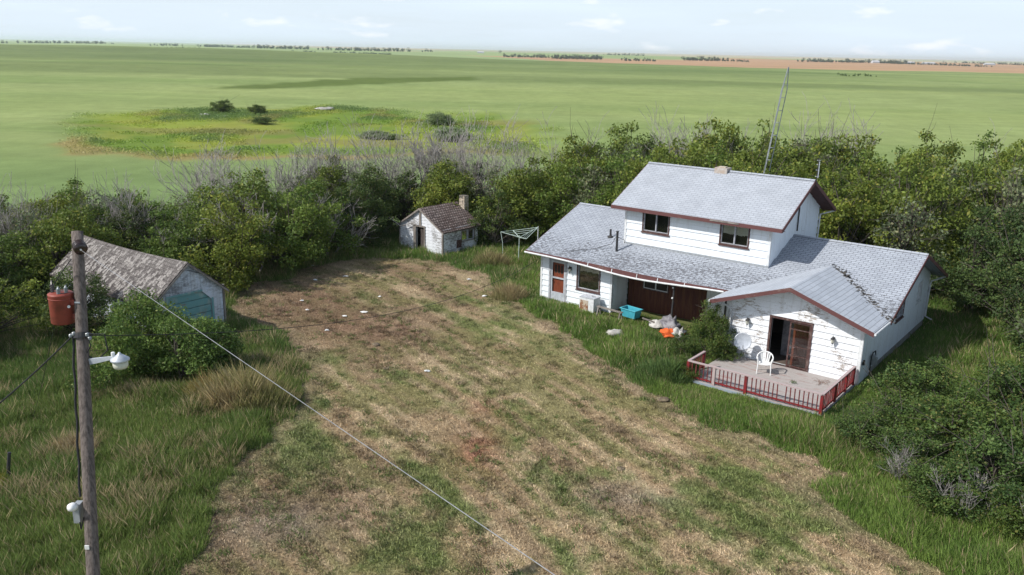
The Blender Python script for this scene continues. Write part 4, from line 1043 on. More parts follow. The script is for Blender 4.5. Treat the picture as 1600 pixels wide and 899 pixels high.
# wires
def wire(name, a, b, sag, r, mat, lab, n=40):
    a = Vector(a); b = Vector(b); pts = []
    for i in range(n+1):
        t = i/n; p = a.lerp(b, t); p.z -= sag*4*t*(1-t); pts.append(p)
    o = MB().tube(pts, r, 6).build(name, mat); return tag(o, lab, 'wire')
A = PB+it+Vector((.12, -.17, -.05)); B1 = G(872, 899, 8.55)
B2 = A+(B1-A)*2.2
wire('power_line', A, B2, .02, .0042, 'wire_light', 'pale bare power line running from the pole top towards the lower right')
A = PB+cc+Vector((.15, -.1, .03)); hp = Vector(LW(-16.85, 1.76, 2.05))
wire('service_cable', A, hp, 1.05, .009, 'black_rubber', 'dark sagging service cable from the pole to the house corner')
A = PB+cc+Vector((-.15, -.08, 0)); B = G(-140, 735, 5.2)
wire('guy_cable', A, B, .12, .014, 'black_rubber', 'dark cable running from the pole collar down to the lower left')
A = PB+c+Vector((-.18, 0, -.3)); B = G(52, 650, 0.2)
wire('ground_wire', A, B, .1, .006, 'black_rubber', 'thin slanting wire below the red transformer')
# leaning fence post
fp = G(15, 757, 0); o = MB().tube([(0, 0, -.2), (.03, 0, .5), (.10, .05, 1.0)], [.05, .052, .048], 8).build('fence_post', 'dark_metal'); o.location = fp; tag(o, 'short dark leaning fence post in the grass at the far left', 'fence post')

# ------------------------------------------------------------------ lattice tower behind the house
tw = empty('lattice_tower', (13.4, 48.0, 0), .35, 'tall thin grey lattice aerial tower rising from the trees behind the house', 'tower')
TL = Vector((1.30, -.45, 11.9)); hw = .15
legs = [Vector((hw, -hw*.58, 0)), Vector((-hw, -hw*.58, 0)), Vector((0, hw*1.15, 0))]
def tp(i, t):
    s_ = 1-.0*t if t < .9 else 1-(t-.9)*9.5
    return TL*t+legs[i]*max(s_, .06)
for i in range(3): MB().tube([tp(i, t/20) for t in range(21)], .024, 6).build('leg', 'towergrey', tw)
m = MB()
for k_ in range(17):
    t0 = k_*.0575
    for i in range(3): m.tube([tp(i, t0), tp((i+1) % 3, t0)], .016, 5)
m.build('rung', 'towergrey', tw)

# ------------------------------------------------------------------ plants
rg = np.random.default_rng(11)
def rand_quads(centers, sizes, rng, flat=.0):
    """random leaf quads: centers Nx3"""
    n = len(centers)
    a = rng.normal(size=(n, 3)); a[:, 2] *= (1-flat); a /= np.linalg.norm(a, axis=1)[:, None]
    b = rng.normal(size=(n, 3)); b -= (b*a).sum(1)[:, None]*a; b /= np.linalg.norm(b, axis=1)[:, None]
    s = sizes[:, None]
    v = np.empty((n, 4, 3)); v[:, 0] = centers+a*s*.75; v[:, 1] = centers+b*s*.42; v[:, 2] = centers-a*s*.75; v[:, 3] = centers-b*s*.42
    f = np.arange(n*4).reshape(n, 4)
    return v.reshape(-1, 3), f
PAL = {
 'olive': (C3(.058, .088, .018), C3(.148, .190, .038), C3(.19, .19, .045)),
 'green': (C3(.042, .080, .018), C3(.125, .180, .038), C3(.15, .17, .05)),
 'dark': (C3(.026, .050, .018), C3(.075, .112, .032), C3(.11, .115, .04)),
 'bush': (C3(.030, .060, .018), C3(.085, .130, .034), C3(.13, .13, .045)),
 'willow': (C3(.105, .150, .080), C3(.17, .22, .12), C3(.17, .2, .1)),
 'grey': (C3(.075, .100, .055), C3(.145, .17, .095), C3(.2, .19, .1)),
}
def crown_mesh(name, seed, R, Hh, base, nclump, nper, leaf, pal, cr=(.35, .6), top=1.0, sparse=0.):
    rng = np.random.default_rng(seed); cs = []
    lob = rng.normal(size=(5, 2))*R*.42
    while len(cs) < nclump:
        p = rng.uniform(-1, 1, 3)
        l = lob[rng.integers(5)]
        if (p**2).sum() > 1: continue
        rad = np.linalg.norm(p)
        if rad < .45 and rng.random() < .6: continue
        x = p[0]*R*.72+l[0]*.8; y = p[1]*R*.72+l[1]*.8; z = base+(Hh-base)*(.5+.5*p[2])
        z *= 1-.18*(np.hypot(x, y)/R)**2+rng.normal()*.05
        cs.append((x, y, max(z, .25)))
    cs = np.array(cs); rr = rng.uniform(cr[0], cr[1], len(cs))*(1.15-.35*np.clip((cs[:, 2]-base)/(Hh-base), 0, 1))
    ct = rng.random(len(cs))
    P = []; T = []
    for c_, r_, t_ in zip(cs, rr, ct):
        n = int(nper*(r_/cr[1])**2*rng.uniform(.6, 1.2))
        d = rng.normal(size=(n, 3)); d /= np.linalg.norm(d, axis=1)[:, None]
        rad = r_*np.power(rng.random(n), .42)*rng.uniform(.8, 1.35, n)
        P.append(c_+d*rad[:, None]*np.array([1.15, 1.15, .75])); T.append(np.clip(t_*.7+.3*rng.random(n)+rng.normal(size=n)*.12, 0, 1))
    P = np.concatenate(P); T = np.concatenate(T); P[:, 2] = np.maximum(P[:, 2], .06)
    v, f = rand_quads(P, leaf*rng.uniform(.6, 1.35, len(P)), rng, .25)
    a, b, y_ = PAL[pal]
    c_ = mixc(a, b, T); c_ = mixc(c_, y_, (rng.random(len(P)) < .10)*.8); c_ *= rng.uniform(.75, 1.25, len(P))[:, None]
    me = mesh_np(name, v, f, 'leaf', col=np.repeat(c_, 4, 0), link=False)
    return me, cs
def branch_segments(rng, p, d, L_, r, depth, out, spread=.55, up=.12, kids=(2, 4), minr=.006, wig=.16):
    n = 4; pts = [p.copy()]; q = p.copy(); dd = d.copy(); rs = [r]
    for i in range(n):
        dd = dd+rng.normal(size=3)*wig; dd[2] += up*.3; dd /= np.linalg.norm(dd); q = q+dd*L_/n; pts.append(q.copy()); rs.append(max(minr, r*(1-.55*(i+1)/n)))
    out.append((pts, rs))
    if depth <= 0: return
    for k_ in range(rng.integers(kids[0], kids[1]+1)):
        t = rng.uniform(.3, 1.0); i = min(int(t*n), n-1); b = pts[i]+(pts[i+1]-pts[i])*(t*n-i)
        nd = dd+rng.normal(size=3)*spread; nd[2] += up; nd /= np.linalg.norm(nd)
        branch_segments(rng, b, nd, L_*rng.uniform(.5, .8), max(minr, rs[i]*.62), depth-1, out, spread, up, kids, minr, wig)
def seg_mesh(name, segs, mat, sides=4):
    V = []; Fc = []; k = 0
    for pts, rs in segs:
        P = np.array(pts); n = len(P); d = np.gradient(P, axis=0); d /= np.linalg.norm(d, axis=1)[:, None]+1e-9
        u = np.array([.31, .83, .45]); x = np.cross(d, u); x /= np.linalg.norm(x, axis=1)[:, None]+1e-9; y = np.cross(d, x)
        a = 2*pi*np.arange(sides)/sides
        ring = P[:, None]+(x[:, None]*np.cos(a)[None, :, None]+y[:, None]*np.sin(a)[None, :, None])*np.array(rs)[:, None, None]
        V.append(ring.reshape(-1, 3)); idx = np.arange(n*sides).reshape(n, sides)+k
        Fc.append(np.stack([idx[:-1], np.roll(idx, -1, 1)[:-1], np.roll(idx, -1, 1)[1:], idx[1:]], -1).reshape(-1, 4)); k += n*sides
    return mesh_np(name, np.concatenate(V), np.concatenate(Fc), mat, link=False)
def trunk_mesh(name, seed, cs, Hh, mat='bark', r0=.11, stems=3, twigs=.0):
    rng = np.random.default_rng(seed+500); segs = []
    tops = []
    for s_ in range(stems):
        a = rng.uniform(0, 2*pi); base = np.array([cos(a), sin(a), 0])*.15*(stems > 1); top = np.array([cos(a)*.5, sin(a)*.5, Hh*.62])+rng.normal(size=3)*.15
        pts = [base+(top-base)*t+rng.normal(size=3)*.05*(0 < t < 1) for t in np.linspace(0, 1, 7)]; pts[0][2] = -.15
        segs.append((pts, list(np.linspace(r0, r0*.35, 7)))); tops.append(pts)
    for c_ in cs:
        st_ = tops[rng.integers(stems)]; i = int(np.clip(c_[2]/Hh*6-1.2, 1, 5)); b = st_[i]
        mid = (b+c_)/2+rng.normal(size=3)*.12
        segs.append(([b, mid, c_], [r0*.32, r0*.22, .012]))
        if twigs > 0 and rng.random() < twigs:
            for _ in range(3):
                e = c_+rng.normal(size=3)*.55; e[2] += .25; segs.append(([c_, (c_+e)/2+rng.normal(size=3)*.06, e], [.014, .010, .006]))
    return seg_mesh(name, segs, mat)

PROT = {}
def proto(kind, seeds, **kw):
    L_ = []
    for s_ in seeds:
        me, cs = crown_mesh('crown', s_, **{k_: v_ for k_, v_ in kw.items() if k_ not in ('twigs', 'stems', 'r0')})
        L_.append((me, trunk_mesh('trunk', s_, cs, kw['Hh'], twigs=kw.get('twigs', 0.), stems=kw.get('stems', 3), r0=kw.get('r0', .11))))
    PROT[kind] = L_
proto('olive', (1, 2, 3, 4), R=2.2, Hh=4.6, base=.12, nclump=78, nper=330, leaf=.098, pal='olive', cr=(.32, .62), twigs=.2)
proto('green', (11, 12, 13), R=2.1, Hh=4.6, base=.12, nclump=78, nper=330, leaf=.095, pal='green', cr=(.32, .6), twigs=.2)
proto('dark', (21, 22), R=1.8, Hh=4.4, base=.3, nclump=64, nper=330, leaf=.082, pal='dark', cr=(.28, .5), twigs=.3)
proto('grey', (31, 32), R=1.9, Hh=4.2, base=.4, nclump=46, nper=120, leaf=.10, pal='grey', cr=(.3, .6), twigs=1.)
proto('willow', (51, 52), R=1.8, Hh=2.0, base=.15, nclump=70, nper=260, leaf=.10, pal='willow', cr=(.3, .5), stems=5, r0=.04)
PAL['fresh'] = (C3(.040, .078, .022), C3(.110, .170, .042), C3(.14, .16, .05))
proto('round', (61, 62), R=1.6, Hh=2.3, base=.2, nclump=110, nper=360, leaf=.058, pal='fresh', cr=(.24, .42), stems=5, r0=.04)
proto('bush', (41, 42, 43, 44), R=1.6, Hh=2.3, base=.25, nclump=80, nper=330, leaf=.062, pal='bush', cr=(.22, .40), stems=5, r0=.05, twigs=.15)
def dead_mesh(seed, Hh, stems=6, lean=.35, depth=3, r0=.05):
    rng = np.random.default_rng(seed); out = []
    for s_ in range(stems):
        a = rng.uniform(0, 2*pi); d = np.array([cos(a)*lean, sin(a)*lean, 1.]); d /= np.linalg.norm(d)
        branch_segments(rng, np.array([cos(a)*.2, sin(a)*.2, -.1]), d, Hh*.55, r0, depth, out, .5, .25, (3, 5), .009)
    return seg_mesh('branches', out, 'deadwood', 3)
DEAD = [dead_mesh(1, 5.2), dead_mesh(2, 5.2, 3, .5, 3, .085), dead_mesh(3, 5.2, 8, .3, 3, .04), dead_mesh(4, 5.2, 2, .6, 4, .10), dead_mesh(5, 5.2, 5, .55, 3, .06)]
DEADW = [dead_mesh(s_, 3.6, 5, .9, 3, .06) for s_ in (11, 12)]

# spots
FRONT = [(-46, 24), (-34, 27.5), (-23.5, 31), (-20.6, 33.2), (-22.5, 36), (-24.0, 40), (-20.6, 43.6), (-14.6, 42.4), (-12.4, 46.6), (-9.6, 51.3), (-8.6, 54.6), (-6.0, 57.6), (-2.0, 55.0), (2.2, 54.6), (6.2, 52.6), (13.5, 47.6), (21.6, 41.4), (23.0, 38.8), (21.4, 35.0), (21.2, 31.5), (22.2, 27), (26, 21)]
BACK = [(56, 30), (60, 52), (42, 60), (28, 64), (14, 64.5), (3, 64), (-6, 62.5), (-16, 57), (-27, 49.5), (-40, 44), (-50, 38)]
BELT = FRONT+BACK
spots = []
rngS = np.random.default_rng(5)
tries = 0
cand = np.stack([rngS.uniform(-46, 58, 9000), rngS.uniform(20, 66, 9000)], 1)
inb = poly_sd(cand[:, 0], cand[:, 1], BELT)
# distance to the front edge and to the back edge
def edge_d(x, y, line):
    d = np.full(x.shape, 1e9)
    for i in range(len(line)-1):
        ax_, ay = line[i]; bx_, by = line[i+1]; ex, ey = bx_-ax_, by-ay
        t = np.clip(((x-ax_)*ex+(y-ay)*ey)/(ex*ex+ey*ey), 0, 1); d = np.minimum(d, np.hypot(x-ax_-t*ex, y-ay-t*ey))
    return d
dF = edge_d(cand[:, 0], cand[:, 1], FRONT); dB = edge_d(cand[:, 0], cand[:, 1], BACK)
for i in range(len(cand)):
    x, y = cand[i]
    if inb[i] > -.4: continue
    if abs(x) > 5+y*.68: continue          # outside the wide view
    md = 2.2 if x < 24 else 3.0
    if any((x-a)**2+(y-b)**2 < md*md for a, b, *_ in spots): continue
    spots.append((x, y, dF[i], dB[i]))
def hscale(x, y, f, b):
    h = 5.5+1.1*float(sstep(0, 12, np.array(x+2.)))
    if x > 6: h += .5*float(sstep(2, 9, np.array(f)))
    if x < -17: h = 4.3
    if -17 <= x < -2 and b < 4: h = 4.9
    return h
trees = []
for (x, y, f, b) in spots:
    r_ = rngS.random()
    if x < 3:
        kind = 'olive' if r_ < .40 else 'green' if r_ < .66 else 'dark' if r_ < .86 else 'grey'
        if b < 2.3 and -26 < x: kind = 'dead' if rngS.random() < .62 else ('grey' if rngS.random() < .4 else kind)
    else:
        kind = 'olive' if r_ < .55 else 'green' if r_ < .86 else 'grey' if r_ < .96 else 'dark'
        if b < 2.4 and rngS.random() < .35: kind = 'dead'
        if x > 17.5 and y < 44 and kind != 'dead': kind = 'dark' if rngS.random() < .7 else 'grey'  # mostly dark leaves here: the house's shadow is put into the foliage colour
    h = hscale(x, y, f, b)*rngS.uniform(.86, 1.16)
    if kind == 'dark': h *= .92
    if x > 18.5 and y < 40: h *= .80
    if kind == 'dead': h = min(max(h, 5.2)*rngS.uniform(.9, 1.4), 7.8)
    trees.append([x, y, kind, h, f, b])
for (x, y, h, kd) in ((-11.6, 50.6, 4.2, 'deadw'), (-14.6, 46.8, 4.6, 'deadw'), (-21.5, 46.0, 5.2, 'dead'), (-26.0, 44.0, 5.0, 'dead'), (-31, 43, 5.0, 'dead'), (-18.0, 45.4, 3.6, 'deadw'), (-9.2, 60.2, 7.0, 'dead'), (-5.5, 61.5, 7.2, 'dead'), (-2.5, 61.0, 7.3, 'dead'), (-12.5, 57.5, 6.8, 'dead'), (-19.5, 52.5, 6.4, 'dead'),
                      (-6.6, 58.8, 3.2, 'deadw'), (-16.0, 54.5, 5.3, 'dead'), (.5, 61.6, 5.6, 'dead'), (23.0, 62.0, 8.4, 'dead'), (35.5, 58.0, 7.2, 'dead'), (38.5, 57, 6.6, 'dead'), (24.8, 36.0, 3.4, 'deadw'), (12.5, 62.5, 7.6, 'dead'), (33, 52, 6.2, 'deadw')):
    trees.append([x, y, kd, h, 1.0, 2.0])
trees.append([-7.4, 58.9, 'dark', 4.6, 1.0, 5.0]); trees.append([-4.4, 58.9, 'olive', 4.9, 1.0, 5.0])
def where(x, y):
    if y < 45 and x < -20 or x < -24: return 'left of the garage'
    if x < -13.5: return 'behind the garage'
    if x < -8.2: return 'between garage and small shed'
    if x < -1.5: return 'behind the small shed'
    if x < 5.5: return 'between small shed and house'
    if x < 14: return "behind the house's upper storey"
    if x < 22.5 and y > 38: return "behind the house's right gable"
    if y > 48: return 'in the far right of the belt'
    return 'right of the house side yard'
DESC = {'olive': 'olive green leafy tree', 'green': 'fresh green leafy tree', 'dark': 'dark green bushy tree', 'grey': 'sparse grey green tree', 'dead': 'upright leafless grey tree', 'deadw': 'spreading leafless grey tree'}
ORD = ['first', 'second', 'third', 'fourth', 'fifth', 'sixth', 'seventh', 'eighth', 'ninth', 'tenth', 'eleventh', 'twelfth', 'thirteenth', 'fourteenth', 'fifteenth', 'sixteenth']
buck = {}
for t_ in trees:
    row = 'front' if t_[4] < 2.6 else ('back' if t_[5] < 3.2 else 'middle')
    buck.setdefault((DESC[t_[2]], where(t_[0], t_[1]), row), []).append(t_)
for (ds, wh, row), L_ in buck.items():
    L_.sort(key=lambda q: q[0]/max(q[1], 1))
    for i, t_ in enumerate(L_):
        t_.append(f'{ds} {wh}, {row} row' + ('' if len(L_) == 1 else f', {ORD[i]} from left'))
def put_tree(x, y, kind, h, label, group, cat='tree', name=None, sxy=1.0, rz=None):
    rz = rngS.uniform(0, 2*pi) if rz is None else rz
    nm = name or ('dead_tree' if kind.startswith('dead') else 'leafy_tree')
    t_ = empty(nm, (x, y, gz(x, y)), rz, label, cat, group)
    if kind.startswith('dead'):
        P_ = DEAD if kind == 'dead' else DEADW; me = P_[rngS.integers(len(P_))]; k_ = h/(5.2 if kind == 'dead' else 3.6)
        o = bpy.data.objects.new('branches', me); COL.objects.link(o); o.parent = t_; t_.scale = (k_*sxy, k_*sxy, k_)
    else:
        P_ = PROT[kind]; cme, tme = P_[rngS.integers(len(P_))]; k_ = h/({'bush': 2.3, 'round': 2.3, 'willow': 2.0}.get(kind, 4.6))
        for nm_, me in (('crown', cme), ('trunk', tme)):
            o = bpy.data.objects.new(nm_, me); COL.objects.link(o); o.parent = t_
        t_.scale = (sxy, sxy, k_)
    return t_
for x, y, kind, h, f, b, lab in trees:
    s_ = (h/5.2)**.5 if kind in ('dead', 'deadw') else np.clip((h/4.6)**.6, .85, 1.35)
    if kind.startswith('dead'): s_ = 1.0
    put_tree(x, y, kind, h, lab, 'trees of the shelterbelt', sxy=float(s_))
# loose bushes
for (x, y, h, s_, kind, lab) in (
    (-14.5, 31.3, 3.1, 1.12, 'round', 'round dark green bush hiding the garage door, left one of the pair'),
    (-12.5, 30.5, 2.6, 1.12, 'round', 'round green bush beside the dry weeds, right one of the pair'),
    (-18.9, 34.9, 3.4, .8, 'dark', 'dark green bush growing against the garage side wall behind the pole'),
    (-.9, 54.2, 3.7, .95, 'dark', 'dense dark green bush against the right side of the small shed'),
    (13.0, 26.1, 1.7, .85, 'bush', 'low green bush touching the red corner post of the deck'),
    (14.9, 28.4, 2.2, 1.15, 'bush', 'green bush right of the deck below the house side wall'),
    (14.6, 25.2, 2.4, 1.25, 'bush', 'wide green bush in the middle of the right hand thicket'),
    (17.2, 27.2, 2.6, 1.25, 'bush', 'green bush in the back row of the right hand thicket'),
    (14.3, 22.6, 2.2, 1.1, 'bush', 'green bush with bare stems at the near edge of the thicket'),
    (16.8, 23.8, 2.8, 1.25, 'bush', 'tallest green bush in the right hand thicket'),
    (19.8, 25.6, 2.4, 1.2, 'bush', 'green bush cut by the right edge of the photo'),
    (16.6, 20.9, 1.8, .95, 'bush', 'low green bush at the bottom right of the thicket'),
    (21.4, 29.6, 2.7, 1.2, 'bush', 'tall green bush at the far end of the right hand thicket'),
    (12.6, 24.2, 1.5, .8, 'bush', 'small leafy shrub at the left tip of the right hand thicket'),
    (13.0, 22.4, 1.5, .9, 'bush', 'low bush in the near corner of the thicket above bare stems'),
    (15.0, 20.2, 1.6, .9, 'bush', 'low bush nearest the camera on the thicket edge'),
    (18.8, 22.4, 2.5, 1.2, 'bush', 'tall bush behind the dead branches at the lower right'),
    (12.2, 25.9, 1.4, .7, 'bush', 'small bush just below the red deck corner post'),
    (19.2, 28.9, 2.6, 1.1, 'bush', 'tall bush between the thicket and the shaded side yard'),
    (18.4, 19.6, 2.1, 1.1, 'bush', 'bush cut by the lower right edge of the photo')):
    put_tree(x, y, kind, h, lab, None, 'bush', 'bush', sxy=s_)
for (u, w, h, s_, lab) in ((-6.1, -.85, 2.3, .60, 'leafy green shrub growing at the left end of the deck'), (-5.0, -.75, .8, .32, 'small green sapling growing beside the satellite dish'), (-6.9, -1.5, 1.0, .42, 'small weedy shrub right of the orange cloth'), (-5.75, -3.6, .8, .45, 'low weedy shrub at the deck railing corner')):
    p = LW(u, w); put_tree(p[0], p[1], 'bush', h, lab, None, 'shrub', 'shrub', sxy=s_)
for (x, y, h, lab) in ((12.9, 21.4, 1.5, 'bare grey stems sticking out at the near edge of the thicket'), (14.4, 20.1, 1.9, 'tangled dead grey branches at the bottom of the thicket'), (16.2, 19.2, 2.3, 'dead brown grey branches at the lower right corner'), (12.0, 23.6, 1.4, 'dead brown twigs among the leaves of the thicket tip'), (15.0, 18.9, 1.6, 'lowest bare branches below the right hand thicket')):
    t_ = put_tree(x, y, 'deadw', h, lab, None, 'dead bush', 'dead_bush', sxy=1.15)
# bushes out in the slough
for (x, y, h, s_, kind, lab) in ((-56.2, 166.5, 2.6, 1.3, 'bush', 'dark bush on the far side of the weedy hollow beside a stone pile'), (-49.4, 165.4, 2.0, 1.2, 'bush', 'green bush second from left on the far side of the hollow'), (-42.5, 146.0, 1.3, 1.3, 'bush', 'low bush inside the hollow below the far bushes'),
                         (-13.4, 149.0, 2.3, 1.5, 'willow', 'grey green willow bush at the right end of the hollow'), (-9.2, 127.5, 1.8, 1.9, 'willow', 'wide grey green willow bush nearest in the hollow'), (-20, 127, 1.1, 1.6, 'willow', 'low grey green bush left of the nearest willow bush')):
    put_tree(x, y, kind, h, lab, None, 'bush', 'field_bush', sxy=s_)
for (x, y, r_, lab) in ((-57.5, 160.5, 1.0, 'pale stone pile beside the dark bush in the hollow'), (-39.0, 178.3, 1.6, 'long pale stone pile on the far rim of the hollow'), (-53.6, 160.0, .6, 'small pale stone pile right of the dark bush')):
    blob('stone_pile', (x, y, gz(x, y)), r_, 'stone', lab, 'stone pile', int(-x), .22)

# ------------------------------------------------------------------ tall grass
HOUSEP = [LW(X0-.05, WF-.05)[:2], LW(-12.5, WF-.05)[:2], LW(-12.5, 2.6)[:2], LW(RX0, 2.6)[:2], LW(RX0, 0)[:2], LW(.05, 0)[:2], LW(.05, WB)[:2], LW(X0-.05, WB)[:2]]
DECKP = [LW(-5.5, 0)[:2], LW(-5.5, -4.0)[:2], LW(.0, -4.0)[:2], LW(.0, 0)[:2]]
GARP = [LW(GX0, GW0)[:2], LW(GX1, GW0)[:2], LW(GX1, GW1)[:2], LW(GX0, GW1)[:2]]
SHEDP = [LW(SX0, SW0)[:2], LW(SX1, SW0)[:2], LW(SX1, SW1)[:2], LW(SX0, SW1)[:2]]
def blades(x, y, z, h, w, lean, ang, c, rng, name, mat, tipcol=1.25):
    """one bent blade = 2 faces sharing a mid edge (quad + tip folded as quad)"""
    n = len(x); dx, dy = np.cos(ang), np.sin(ang)
    la = ang+rng.normal(size=n)*.9+pi/2; lx, ly = np.cos(la)*lean, np.sin(la)*lean
    v = np.empty((n, 4, 3))
    v[:, 0] = np.stack([x-dx*w/2, y-dy*w/2, z-.02], 1)
    v[:, 1] = np.stack([x+dx*w/2, y+dy*w/2, z-.02], 1)
    v[:, 2] = np.stack([x+dx*w*.45+lx*.72, y+dy*w*.45+ly*.72, z+h*.60], 1)
    v[:, 3] = np.stack([x+lx*1.3, y+ly*1.3, z+h], 1)
    f = np.arange(n*4).reshape(n, 4)
    cc_ = np.repeat(c[:, None], 4, 1)
    return mesh_np(name, v.reshape(-1, 3), f, mat, col=cc_.reshape(-1, 3))
rng = np.random.default_rng(99)
def sample(n, x0, x1, y0, y1):
    return rng.uniform(x0, x1, n), rng.uniform(y0, y1, n)
X, Y = sample(3600000, -30, 27, 13, 60)
keep = (np.abs(X) < 3+Y*.64) & (rng.random(len(X)) < np.clip((24/Y)**1.6, 0, 1))
X, Y = X[keep], Y[keep]
sdy = yard_sd(X, Y)
keep = (sdy > np.abs(rng.normal(size=len(X)))*.16-.05)
for p in (HOUSEP, DECKP, GARP, SHEDP): keep &= poly_sd(X, Y, p) > .06
keep &= ~((poly_sd(X, Y, BELT) < -2.5))
X, Y, sdy = X[keep], Y[keep], sdy[keep]
if len(X) > 780000:
    q = rng.permutation(len(X))[:780000]; X, Y, sdy = X[q], Y[q], sdy[q]
n = len(X); ZG = height(X, Y)
m1 = fbm(X*.5, Y*.5, 81, 3); m2 = fbm(X*1.6, Y*1.6, 82, 3); m3 = fbm(X*.28+4, Y*.28, 83, 2)
tall = .26+.26*sstep(.35, .7, fbm(X*.9, Y*.9, 82, 3))
tall *= .55+.45*sstep(0, .6, sdy)
nd_ = np.minimum(poly_sd(X, Y, DECKP), poly_sd(X, Y, HOUSEP)); tall *= .38+.62*sstep(.3, 2.2, nd_)
jx, jy_ = LW(-8.7, 1.0)[:2]; tall *= .3+.7*sstep(.9, 2.0, np.hypot(X-jx, Y-jy_)); jx, jy_ = LW(-11.6, 1.2)[:2]; tall *= .5+.5*sstep(.7, 1.6, np.hypot(X-jx, Y-jy_))
c = mixc(C3(.098, .160, .034), C3(.150, .215, .050), sstep(.3, .7, m1))
left = sstep(-6, -9, X)
c = mixc(c, C3(.125, .150, .052), left*.5)
c = mixc(c, C3(.085, .140, .038), sstep(.55, .7, m3)*.7)
dry = sstep(.50, .66, fbm(X*.8, Y*.8, 84, 3))*(.25+.55*left)
isdry = rng.random(n) < dry*.30+.04
c = np.where(isdry[:, None], C3(.30, .24, .14)*np.ones((n, 1)), c)
tall = np.where(isdry, tall*1.25, tall)
c = c*rng.uniform(.65, 1.4, n)[:, None]
hh = tall*rng.uniform(.5, 1.2, n)
blades_o = blades(X, Y, ZG, hh, .010+.014*rng.random(n)+.010*(Y > 34), hh*rng.uniform(.1, .55, n), rng.uniform(0, 2*pi, n), c, rng, 'tall_grass', 'grassblade')
tag(blades_o, 'unmown green and straw coloured grass around the yard and buildings', 'grass', kind='stuff')
# stubble and clippings on the mown yard
X, Y = sample(900000, -16, 14, 13, 52)
keep = (np.abs(X) < 3+Y*.64) & (rng.random(len(X)) < np.clip((22/Y)**1.5, 0, 1)); X, Y = X[keep], Y[keep]
sdy = yard_sd(X, Y); keep = sdy < .15; X, Y = X[keep], Y[keep]
q = rng.permutation(len(X))[:330000]; X, Y = X[q], Y[q]; n = len(X)
c = yard_col(X, Y)*1.32
gness = c[:, 1]/c[:, 0]
c = c*rng.uniform(.45, 1.75, n)[:, None]
hh = (.02+.035*rng.random(n))*(1+1.1*sstep(.9, 1.25, gness))
a_ = radians(-58)+rng.normal(size=n)*.9
o = blades(X, Y, height(X, Y), hh, .012+.012*rng.random(n), .03+.09*rng.random(n), rng.uniform(0, 2*pi, n), c, rng, 'mown_grass', 'stubble')
tag(o, 'short mown dry grass and clippings covering the yard', 'grass', kind='stuff')
# low windrows, tufts and clumps of clippings left by the mower
TX, TY = sample(26000, -15, 13, 15, 51); kk = (yard_sd(TX, TY) < -.1) & (rng.random(len(TX)) < np.clip((22/TY)**1.2, 0, 1))
aa = radians(-58); cu = -TX*sin(aa)+TY*cos(aa)+1.3*np.sin((TX*cos(aa)+TY*sin(aa))*.075)
kk &= rng.random(len(TX)) < .12+.88*sstep(.48, .66, fbm(cu*2.6, (TX*cos(aa)+TY*sin(aa))*.3, 91, 3))
TX, TY = TX[kk][:6500], TY[kk][:6500]; per = 30; n = len(TX)*per
sx = np.repeat(rng.uniform(.04, .13, len(TX)), per); X = np.repeat(TX, per)+rng.normal(size=n)*sx; Y = np.repeat(TY, per)+rng.normal(size=n)*sx
c = yard_col(X, Y); gk = np.repeat(rng.random(len(TX)), per); c = np.where((gk < .3)[:, None], C3(.12, .165, .045), np.where((gk < .62)[:, None], c*.72, c*1.15))
c = c*rng.uniform(.6, 1.5, n)[:, None]; hh = sx*rng.uniform(.5, 1.3, n)
o = blades(X, Y, height(X, Y), hh, .010+.012*rng.random(n), .04+.09*rng.random(n), rng.uniform(0, 2*pi, n), c, rng, 'grass_clippings', 'stubble')
tag(o, 'small tufts and heaps of clippings strewn over the mown yard', 'clippings', kind='stuff')
# dry weed clumps
def weed(cx, cy, rx, ry, h, n, cols, lab, sd_=1):
    rr = np.sqrt(rng.random(n)); a = rng.uniform(0, 2*pi, n); x = rx*rr*np.cos(a); y = ry*rr*np.sin(a)
    hh = h*(1-.72*rr**2)*rng.uniform(.3, 1.15, n)*(.55+.9*fbm(x*2.4+cx, y*2.4+cy, 93, 3)); k_ = np.clip(fbm(x*1.5+cx, y*1.5, 94, 2)*1.6-.5+rng.normal(size=n)*.2, 0, 1)
    c_ = mixc(C3(*cols[0]), C3(*cols[1]), k_)*rng.uniform(.7, 1.3, n)[:, None]
    o = blades(x, y, np.zeros(n), hh, .012+.014*rng.random(n), hh*rng.uniform(.1, .6, n), rng.uniform(0, 2*pi, n), c_, rng, 'weed_clump', 'grassblade')
    o.location = (cx, cy, gz(cx, cy)); return tag(o, lab, 'weeds')
weed(-9.5, 28.5, 1.9, 1.2, 1.25, 8000, ((.31, .245, .135), (.17, .19, .06)), 'tall straw coloured dry weed clump at the near edge of the mown yard')
weed(-10.9, 28.9, .9, .8, .95, 3000, ((.22, .20, .07), (.28, .17, .08)), 'smaller reddish weed clump left of the straw coloured one')
weed(-13.6, 24.2, .8, .7, .8, 2600, ((.34, .27, .17), (.26, .2, .1)), 'pale dry weed clump left of the utility pole')
weed(-14.9, 21.9, .9, .8, .6, 2600, ((.22, .19, .03), (.12, .14, .03)), 'yellow flowering weeds around the leaning fence post')
weed(-1.2, 49.6, 1.3, .7, .9, 2600, ((.30, .24, .13), (.14, .17, .05)), 'dry weed tuft beside the right corner of the small shed')
weed(*LW(-17.9, .6)[:2], 1.0, .8, .9, 2800, ((.33, .26, .15), (.16, .18, .06)), 'tall dry grass tuft at the left corner of the house')
weed(*LW(-6.2, -4.3)[:2], 1.3, .8, .75, 3000, ((.08, .13, .04), (.13, .16, .05)), 'green weeds in front of the left end of the deck')
